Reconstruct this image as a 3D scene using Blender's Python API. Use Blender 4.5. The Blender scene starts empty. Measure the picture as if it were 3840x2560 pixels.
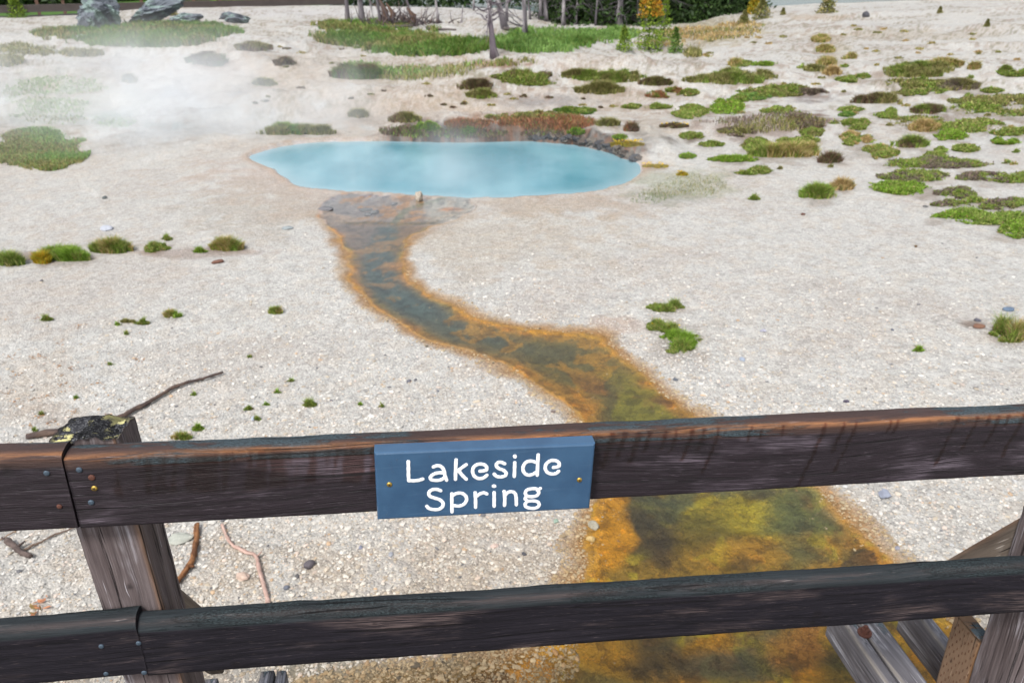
import bpy, math, random
import numpy as np
from mathutils import Matrix, Vector
random.seed(7); RNG = np.random.default_rng(7)
S = bpy.context.scene; COL = S.collection
rad = math.radians

# ------------------------------------------------------------------ camera, sky, sun, exposure
FPX = 2930.0; TH = rad(25.2); RO = rad(1.5); H = 2.6      # measured on the 3840 px wide photograph
Fv = np.array([0, math.cos(TH), -math.sin(TH)]); X0 = np.array([1., 0, 0]); D0 = np.array([0, -math.sin(TH), -math.cos(TH)])
Rv = math.cos(RO)*X0 + math.sin(RO)*D0; Dv = -math.sin(RO)*X0 + math.cos(RO)*D0
CP = np.array([0, 0, H])
cam = bpy.data.cameras.new('camera'); camo = bpy.data.objects.new('camera', cam); COL.objects.link(camo)
m = Matrix.Identity(4)
for i in range(3):
    m[i][0] = Rv[i]; m[i][1] = -Dv[i]; m[i][2] = -Fv[i]; m[i][3] = CP[i]
camo.matrix_world = m
cam.sensor_width = 36; cam.lens = FPX/3840*36; cam.clip_start = .05; cam.clip_end = 6000
cam.dof.use_dof = True; cam.dof.focus_distance = 1.38; cam.dof.aperture_fstop = 8.5
S.camera = camo
SUN_EL, SUN_ROT = rad(52), rad(205)
w = bpy.data.worlds.new('World'); S.world = w; w.use_nodes = True
nt = w.node_tree; bg = nt.nodes['Background']
sky = nt.nodes.new('ShaderNodeTexSky'); sky.sky_type = 'NISHITA'; sky.sun_disc = False
sky.sun_elevation = SUN_EL; sky.sun_rotation = SUN_ROT; sky.dust_density = 3.0; sky.air_density = 1.0
hs = nt.nodes.new('ShaderNodeHueSaturation'); hs.inputs['Saturation'].default_value = .30
nt.links.new(sky.outputs[0], hs.inputs['Color']); nt.links.new(hs.outputs[0], bg.inputs[0]); bg.inputs[1].default_value = .122
sl = bpy.data.lights.new('sun', 'SUN'); sl.energy = 2.0; sl.angle = rad(10); sl.color = (1, .97, .93)
so = bpy.data.objects.new('sun', sl); COL.objects.link(so)
sd = Vector((math.sin(SUN_ROT)*math.cos(SUN_EL), math.cos(SUN_ROT)*math.cos(SUN_EL), math.sin(SUN_EL)))
so.rotation_euler = sd.to_track_quat('Z', 'Y').to_euler(); so.location = sd*50
S.view_settings.view_transform = 'Standard'; S.view_settings.look = 'None'; S.view_settings.gamma = 1
S.view_settings.exposure = 0.80
S.render.engine = 'CYCLES'

# ------------------------------------------------------------------ numeric helpers
def ray(x, y):                      # x, y in 3840 px
    x = np.asarray(x, float); y = np.asarray(y, float)
    return Fv + Rv*((x-1920)/FPX)[..., None] + Dv*((y-1280)/FPX)[..., None]
def project(P):                     # world -> 2352-wide picture coordinates
    q = P-CP; z = q@Fv; zz = np.where(z > .05, z, .05)
    return np.where(z > .05, 1920+FPX*(q@Rv)/zz, -1e5)/1.63265, np.where(z > .05, 1280+FPX*(q@Dv)/zz, -1e5)/1.63265
def hsh(i, j, k):
    n = (i.astype(np.int64)*374761393 + j.astype(np.int64)*668265263 + k*1442695041) & 0xffffffff
    n = ((n ^ (n >> 13))*1274126177) & 0xffffffff
    return ((n ^ (n >> 16)) & 0xffffff)/16777215.0
def vn(x, y, k=0):
    x = np.asarray(x, float); y = np.asarray(y, float)
    i = np.floor(x); j = np.floor(y); u = x-i; v = y-j
    u = u*u*(3-2*u); v = v*v*(3-2*v)
    a = hsh(i, j, k); b = hsh(i+1, j, k); c = hsh(i, j+1, k); d = hsh(i+1, j+1, k)
    return (a+(b-a)*u)+((c+(d-c)*u)-(a+(b-a)*u))*v
def fbm(x, y, k=0, o=4):
    x, y = x*.83-y*.56, x*.56+y*.83; x = x+.7*(vn(y*1.3+4, x*1.3, k+91)-.5); y = y+.7*(vn(x*1.3+8, y*1.3, k+92)-.5)
    s = 0; a = .5; t = 0
    for q in range(o):
        s = s+a*vn(x, y, k+q*17); t += a; a *= .5
        x, y = x*1.6-y*1.2+3.1, x*1.2+y*1.6+7.7
    return s/t
def ss(a, b, x):
    t = np.clip((x-a)/(b-a), 0, 1); return t*t*(3-2*t)
def poly_sd(poly, x, y):            # signed distance, negative inside
    p = np.asarray(poly); d = np.full(x.shape, 1e9); ins = np.zeros(x.shape, bool)
    for a, b in zip(p, np.roll(p, -1, 0)):
        e = b-a; wx = x-a[0]; wy = y-a[1]; t = np.clip((wx*e[0]+wy*e[1])/(e@e+1e-12), 0, 1)
        d = np.minimum(d, np.hypot(wx-t*e[0], wy-t*e[1]))
        c = ((a[1] > y) != (b[1] > y)) & (x < e[0]*(y-a[1])/(e[1] if abs(e[1]) > 1e-9 else 1e-9)+a[0])
        ins ^= c
    return np.where(ins, -d, d)
def smooth(pts, n=6, closed=False):
    P = [np.asarray(p, float) for p in pts]; N = len(P); out = []
    for i in range(N if closed else N-1):
        if closed: a, b, c, d = P[i-1], P[i], P[(i+1) % N], P[(i+2) % N]
        else: a, b, c, d = P[max(i-1, 0)], P[i], P[i+1], P[min(i+2, N-1)]
        for k in range(n):
            t = k/n
            out.append(.5*((2*b)+(-a+c)*t+(2*a-5*b+4*c-d)*t*t+(-a+3*b-3*c+d)*t**3))
    if not closed: out.append(P[-1])
    return np.array(out)
def lin(r, g, b):                   # sRGB 0-255 -> linear
    return np.array([((c/255+.055)/1.055)**2.4 if c > 10 else c/255/12.92 for c in (r, g, b)])
def z0(x, y, z=0.):                 # 2352-scale picture point on the level z
    r = ray(np.asarray(x)*1.63265, np.asarray(y)*1.63265); k = (z-H)/r[..., 2]; return CP+r*k[..., None]

# ------------------------------------------------------------------ mesh helpers
def mesh(name, V, Fs, mat=None, attrs=None, smooth_=True):
    V = np.asarray(V, float); me = bpy.data.meshes.new(name)
    groups = [np.asarray(f) for f in (Fs if isinstance(Fs, list) else [Fs]) if len(f)]
    me.vertices.add(len(V)); me.vertices.foreach_set('co', V.astype(np.float32).ravel())
    idx = np.concatenate([g.ravel() for g in groups]); tot = np.concatenate([np.full(len(g), g.shape[1]) for g in groups])
    me.loops.add(len(idx)); me.loops.foreach_set('vertex_index', idx.astype(np.int32))
    me.polygons.add(len(tot)); me.polygons.foreach_set('loop_start', np.concatenate([[0], np.cumsum(tot)[:-1]]).astype(np.int32))
    me.polygons.foreach_set('loop_total', tot.astype(np.int32))
    me.polygons.foreach_set('use_smooth', np.full(len(tot), smooth_))
    me.update(calc_edges=True)
    for k, a in (attrs or {}).items():
        a = np.asarray(a, np.float32)
        if a.ndim == 1: me.attributes.new(k, 'FLOAT', 'POINT').data.foreach_set('value', a)
        else:
            if a.shape[1] == 3: a = np.hstack([a, np.ones((len(a), 1), np.float32)])
            me.attributes.new(k, 'FLOAT_COLOR', 'POINT').data.foreach_set('color', a.ravel())
    if mat: me.materials.append(mat)
    return me
def tag(o, label=None, cat=None, group=None, kind=None):
    for k, v in (('label', label), ('category', cat), ('group', group), ('kind', kind)):
        if v: o[k] = v
    return o
def empty(name, loc, label, cat, group=None):
    o = bpy.data.objects.new(name, None); COL.objects.link(o); o.location = loc; o.empty_display_size = .1
    return tag(o, label, cat, group)
def put(name, V, Fs, mat, base=None, parent=None, attrs=None, smooth_=True):
    """world-space vertices; origin goes to base, or to the top thing's origin for a part"""
    V = np.asarray(V, float)
    if parent is not None:
        p = parent; b = np.zeros(3)
        while p is not None: b = b+np.array(p.location); p = p.parent
    else: b = np.array(base if base is not None else [0, 0, 0], float)
    o = bpy.data.objects.new(name, mesh(name, V-b, Fs, mat, attrs, smooth_)); COL.objects.link(o)
    if parent is not None: o.parent = parent
    else: o.location = b
    return o
class MB:                           # collects pieces of one mesh
    def __init__(s): s.V = []; s.F = {}; s.A = []; s.n = 0
    def add(s, V, F, c=None):
        V = np.asarray(V, float)
        for f in (F if isinstance(F, list) else [F]):
            f = np.asarray(f)
            if len(f): s.F.setdefault(f.shape[1], []).append(f+s.n)
        s.V.append(V); s.n += len(V)
        if c is None: c = (1, 1, 1)
        c = np.asarray(c, float); s.A.append(np.tile(c, (len(V), 1)) if c.ndim == 1 else c)
    def out(s): return np.concatenate(s.V), [np.concatenate(f) for f in s.F.values()], np.concatenate(s.A)
    def put(s, name, mat, base=None, parent=None, smooth_=True):
        V, F, A = s.out(); return put(name, V, F, mat, base, parent, {'Col': A}, smooth_)
def box(c, ax, ay, az, sx, sy, sz):
    c = np.asarray(c, float); V = []
    for i in (-.5, .5):
        for j in (-.5, .5):
            for k in (-.5, .5): V.append(c+np.asarray(ax)*sx*i+np.asarray(ay)*sy*j+np.asarray(az)*sz*k)
    return np.array(V), np.array([[0, 1, 3, 2], [4, 6, 7, 5], [0, 4, 5, 1], [2, 3, 7, 6], [0, 2, 6, 4], [1, 5, 7, 3]])
def tube(P, R, n=8, wob=0, seed=0, cap=True):
    P = np.asarray(P, float); R = np.broadcast_to(np.asarray(R, float), (len(P),))
    T = np.gradient(P, axis=0); T /= np.linalg.norm(T, axis=1)[:, None]+1e-12
    up = np.array([0, 0, 1.]) if abs(T[0][2]) < .9 else np.array([1., 0, 0]); V = []
    for i in range(len(P)):
        a = np.cross(T[i], up); a /= np.linalg.norm(a)+1e-12; b = np.cross(a, T[i]); up = b
        th = np.arange(n)*2*np.pi/n
        r = R[i]*(1+wob*(vn(np.cos(th)*1.3+5+i*.45, np.sin(th)*1.3+9+i*.2, seed)-.5)*2)
        V.append(P[i]+np.outer(np.cos(th)*r, a)+np.outer(np.sin(th)*r, b))
    V = np.concatenate(V); k = len(P); i, j = np.meshgrid(np.arange(k-1), np.arange(n), indexing='ij')
    q = np.stack([i*n+j, i*n+(j+1) % n, (i+1)*n+(j+1) % n, (i+1)*n+j], -1).reshape(-1, 4); tr = []
    if cap:
        V = np.vstack([V, P[0], P[-1]])
        for j in range(n):
            tr.append([k*n, (j+1) % n, j]); tr.append([k*n+1, (k-1)*n+j, (k-1)*n+(j+1) % n])
    return V, [q]+([np.array(tr)] if tr else [])
_ico = {}
def ico(sub):
    if sub not in _ico:
        import bmesh
        b = bmesh.new(); bmesh.ops.create_icosphere(b, subdivisions=sub, radius=1)
        V = np.array([v.co[:] for v in b.verts]); F = np.array([[v.index for v in f.verts] for f in b.faces]); b.free(); _ico[sub] = V, F
    return _ico[sub]

# ------------------------------------------------------------------ node helper
class NT:
    def __init__(s, name):
        s.m = bpy.data.materials.new(name); s.m.use_nodes = True; s.t = s.m.node_tree; s.b = s.t.nodes['Principled BSDF']; s.o = s.t.nodes['Material Output']
    def n(s, ty, ins=None, **kw):
        o = s.t.nodes.new(ty)
        for k, v in kw.items(): setattr(o, k, v)
        for k, v in (ins or {}).items(): s.set(o.inputs[k], v)
        return o
    def set(s, sock, v):
        if isinstance(v, bpy.types.NodeSocket): s.t.links.new(v, sock)
        elif isinstance(v, (tuple, list, np.ndarray)):
            v = [float(q) for q in v]; sock.default_value = v if len(v) == len(sock.default_value) else (v+[1])[:len(sock.default_value)]
        else: sock.default_value = v
    def math(s, op, a, b=0., clamp=False):
        o = s.n('ShaderNodeMath', operation=op, use_clamp=clamp); s.set(o.inputs[0], a); s.set(o.inputs[1], b); return o.outputs[0]
    def mix(s, f, a, b, mode='MIX'):
        o = s.n('ShaderNodeMix', data_type='RGBA', blend_type=mode, clamp_factor=True); s.set(o.inputs[0], f); s.set(o.inputs[6], a); s.set(o.inputs[7], b); return o.outputs[2]
    def attr(s, name): return s.n('ShaderNodeAttribute', attribute_name=name)
    def noise(s, vec, scale, detail=3, rough=.55, dist=0):
        return s.n('ShaderNodeTexNoise', {'Vector': vec, 'Scale': scale, 'Detail': detail, 'Roughness': rough, 'Distortion': dist}).outputs[0]
    def vor(s, vec, scale, out='Distance', feat='F1', rnd=1.):
        return s.n('ShaderNodeTexVoronoi', {'Vector': vec, 'Scale': scale, 'Randomness': rnd}, feature=feat).outputs[out]
    def step(s, v, a, b): return s.n('ShaderNodeMapRange', {'Value': v, 'From Min': a, 'From Max': b}, interpolation_type='SMOOTHSTEP').outputs[0]
    def lerp(s, v, a, b): return s.n('ShaderNodeMapRange', {'Value': v, 'To Min': a, 'To Max': b}).outputs[0]
    def vec(s, x, y, z=0.): return s.n('ShaderNodeCombineXYZ', {'X': x, 'Y': y, 'Z': z}).outputs[0]
    def vmul(s, v, k): return s.n('ShaderNodeVectorMath', {0: v, 1: k}, operation='MULTIPLY').outputs[0]
    def obj(s): return s.n('ShaderNodeTexCoord').outputs['Object']
    def pos(s): return s.n('ShaderNodeNewGeometry').outputs['Position']
    def bump(s, h, strength=.5, dist=.01, nrm=None):
        ins = {'Height': h, 'Strength': strength, 'Distance': dist}
        if nrm is not None: ins['Normal'] = nrm
        return s.n('ShaderNodeBump', ins).outputs[0]
    def fin(s, col=None, rough=None, nrm=None, **kw):
        if col is not None: s.set(s.b.inputs['Base Color'], col)
        if rough is not None: s.set(s.b.inputs['Roughness'], rough)
        if nrm is not None: s.set(s.b.inputs['Normal'], nrm)
        for k, v in kw.items(): s.set(s.b.inputs[k], v)
        return s.m

# ------------------------------------------------------------------ landform
PPOOL = [(572, 362), (600, 349), (660, 335), (740, 327), (850, 325), (950, 326), (1050, 328), (1130, 326), (1200, 325), (1280, 330), (1330, 336), (1390, 349), (1430, 364), (1466, 378),
         (1463, 398), (1435, 418), (1395, 432), (1330, 443), (1240, 450), (1150, 455), (1050, 453), (950, 448), (850, 442), (760, 438), (700, 430), (668, 415), (640, 394), (605, 376)]
WZ = -.03
_pp = smooth(PPOOL, 4, True); POOL = z0(_pp[:, 0], _pp[:, 1], WZ)[:, :2]
LB = [(780, 440), (735, 470), (733, 500), (765, 535), (790, 575), (800, 630), (825, 682), (880, 722), (960, 762), (1040, 792), (1110, 816), (1170, 842), (1230, 877), (1290, 922), (1330, 967), (1365, 1030), (1375, 1120),
      (1358, 1190), (1342, 1240), (1332, 1290), (1305, 1370), (1255, 1440), (1190, 1495), (1090, 1525), (960, 1545), (800, 1575), (640, 1640), (560, 1760)]
RB = [(3300, 1900), (2600, 1700), (2330, 1540), (2190, 1440), (2105, 1345), (2040, 1282), (1985, 1235), (1930, 1185), (1880, 1135), (1800, 1070), (1710, 1010), (1625, 962), (1550, 925), (1500, 885), (1452, 842), (1405, 800), (1385, 768),
      (1290, 760), (1180, 744), (1095, 724), (1012, 688), (962, 658), (932, 620), (926, 582), (945, 548), (990, 522), (1045, 500), (1090, 476), (1060, 450)]
_sp = smooth(LB, 5).tolist()+smooth(RB, 5).tolist(); _sp = np.array(_sp); STREAM = z0(_sp[:, 0], _sp[:, 1], 0)[:, :2]
RC = 44.0
_cr = np.array([(-600, 70), (0, 64), (300, 52), (600, 26), (1300, 24), (1500, 25), (1900, 33), (2100, 52), (2300, 70), (2600, 66), (2700, 44), (2900, 20), (3100, 9), (3400, 1), (3840, -12), (4500, -20)], float)
_rr = ray(_cr[:, 0], _cr[:, 1]); CAZ = np.arctan2(_rr[:, 0], _rr[:, 1]); CHT = H+_rr[:, 2]/np.hypot(_rr[:, 0], _rr[:, 1])*RC
LAKE = -3.0
def base_h(x, y):
    r = np.hypot(x, y); az = np.arctan2(x, y); hc = np.interp(az, CAZ, CHT)
    rise = hc*np.clip((r-13)/(RC-13), 0, 1)**1.15
    left = ss(rad(-9), rad(-14), az); drop = np.clip(r-RC, 0, None)
    after = -drop*.10-ss(0, 6, drop)*.12; aL = -ss(0, 5, drop)*.55
    return rise+np.maximum(np.where(left > .5, aL, after)*1.0, LAKE-1.2-rise)
BUMPS = [(1235, 205, 2.6, 1.6, .38), (1400, 190, 2.0, 1.4, .22), (1520, 215, 2.0, 1.2, .2), (1000, 235, 3.0, 1.3, .16), (520, 165, 2.2, 1.6, .30), (300, 215, 3.0, 1.0, .16), (130, 300, 2.5, .9, .14),
         (660, 235, 2.6, 1.0, .15), (820, 190, 2.5, 1.5, .2), (350, 262, 2.5, .9, -.14), (700, 270, 2.2, .7, -.1), (1560, 300, 1.6, .8, .10), (1700, 190, 3, 1.6, .15), (2080, 180, 4, 2, .2), (1150, 120, 3, 2.5, .2), (480, 150, 1.0, .6, .25), (1850, 285, 1.6, .7, .09)]
# the bumps are placed on the smooth slope once, in metres
def _march(x, y, hf):
    r = ray(x*1.63265, y*1.63265); hz = math.hypot(r[0], r[1]); d = np.geomspace(1.2, 200, 900)
    px, py = r[0]/hz*d, r[1]/hz*d; zz = H+r[2]/hz*d; k = np.argmax(hf(px, py) >= zz); return px[k], py[k]
BW = [(*_march(b[0], b[1], base_h), b[2], b[3], b[4]) for b in BUMPS]
def height(x, y, fine=True):
    r = np.hypot(x, y); z = base_h(x, y); az = np.arctan2(x, y)
    for bx, by, sx, sy, hh in BW:
        b = math.atan2(bx, by); u = (x-bx)*math.cos(b)-(y-by)*math.sin(b); v = (x-bx)*math.sin(b)+(y-by)*math.cos(b)
        z = z+1.35*hh*np.exp(-(u/sx)**2-(v/sy)**2)
    far = ss(13, 19, r)
    z = z+far*(fbm(x*.35, y*.35, 3, 3)-.5)*.50*(1-ss(36, 44, r)*.7)+far*(fbm(x*1.6, y*1.6, 5, 4)-.5)*.26*(1-ss(30, 42, r))*(1-.6*ss(3, 8, x))
    z = z+(fbm(x*.5, y*.5, 9, 2)-.5)*.05*(1-far)*ss(1, 4, r)
    sp = np.full(x.shape, 9.); m = (np.abs(x) < 9) & (y > 8) & (y < 16)
    sp[m] = poly_sd(POOL, x[m], y[m])
    st = np.full(x.shape, 9.); m2 = (np.abs(x) < 7) & (y > .5) & (y < 12)
    st[m2] = poly_sd(STREAM, x[m2], y[m2])
    nz = (fbm(x*3, y*3, 21, 3)-.5)
    sp2 = sp+nz*.10; st2 = st+nz*.19+(fbm(x*14, y*14, 25, 3)-.5)*.04*ss(9, 4, r)
    # flatten round the water, then the far bank, then the basin
    fl = ss(1.6, .0, sp)*ss(12.9, 11.6, y); z = z*(1-fl)
    backw = ss(11.4, 12.6, y+.10*x)*ss(-2.7, -1.3, x)*(1-ss(2.4, 3.0, x)) if True else 0
    bank = ss(.02, .16, sp2)*(.20+.16*fbm(x*2.2, y*2.2, 31, 3)+.16*(fbm(x*7, y*7, 35, 3)-.5))*backw*(.55+.45*ss(2.4, .3, x))
    z = np.where(sp < 2.5, np.maximum(z, bank*ss(2.5, 1.0, sp)+z*.35), z)
    z = z+ss(0, .12, sp2)*.0-ss(.08, -.05, sp2)*(.06+.5*ss(.0, -.6, sp2))-np.where(sp < .1, z*ss(.1, 0, sp), 0)
    ins = ss(.12, -.10, st2)
    z = z*(1-ins*ss(.3, 0, st))-ins*(.020+.030*ss(0, -.5, st2))*ss(-.2, .1, sp)
    rough = (fbm(x*9, y*9, 41, 4)-.5)*.022*ss(5.5, 3.0, r)+(fbm(x*5, y*5, 45, 3)-.5)*.012
    z = z+ins*rough*1.3
    if fine:
        near = ss(9, 3, r)*(1-ins)
        z = z+near*((fbm(x*22, y*22, 51, 3)-.5)*.014+(vn(x*70, y*70, 55)-.5)*.006)
    return z, sp2, st2
# polar sheet, fine where the view is close
e1 = np.tan(np.linspace(rad(66), rad(10.2), 600)); r1 = H/e1; r2 = np.geomspace(r1[-1]*1.008, 100, 240); r3 = np.geomspace(108, 4200, 24)
RR = np.concatenate([[.05, .4, .8], r1, r2, r3]); AD = np.radians(np.linspace(-44, 44, 1000))
AZ = np.concatenate([np.radians(np.linspace(-180, -46, 30)), AD, np.radians(np.linspace(46, 178, 29))])
nR, nA = len(RR), len(AZ); gR, gA = np.meshgrid(RR, AZ, indexing='ij')
GX = (gR*np.sin(gA)).ravel(); GY = (gR*np.cos(gA)).ravel()
GZ, GSP, GST = height(GX, GY)
SLOPE = np.maximum.accumulate(((GZ.reshape(nR, nA)-H)/gR), axis=0)
def on_ground(U, V):                # 2352-scale picture points -> points of the sheet that the view meets first
    U = np.atleast_1d(np.asarray(U, float)); V = np.atleast_1d(np.asarray(V, float))
    r = ray(U*1.63265, V*1.63265); hz = np.hypot(r[:, 0], r[:, 1]); az = np.arctan2(r[:, 0], r[:, 1]); e = r[:, 2]/hz
    c = np.clip(np.searchsorted(AZ, az), 0, nA-1); out = np.zeros((len(U), 3)); G = GZ.reshape(nR, nA)
    for k in np.unique(c):
        s = c == k; col = SLOPE[:, k]; i = np.clip(np.searchsorted(col, e[s]), 1, nR-1)
        f = np.clip((e[s]-col[i-1])/(col[i]-col[i-1]+1e-9), 0, 1); rr = RR[i-1]+(RR[i]-RR[i-1])*f
        out[s, 0] = rr*np.sin(az[s]); out[s, 1] = rr*np.cos(az[s]); out[s, 2] = G[i-1, k]*(1-f)+G[i, k]*f
    return out
def g1(U, V): return on_ground([U], [V])[0]
def F1(x, y): return g1(x/1.63265, y/1.63265)      # full-size picture point

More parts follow.
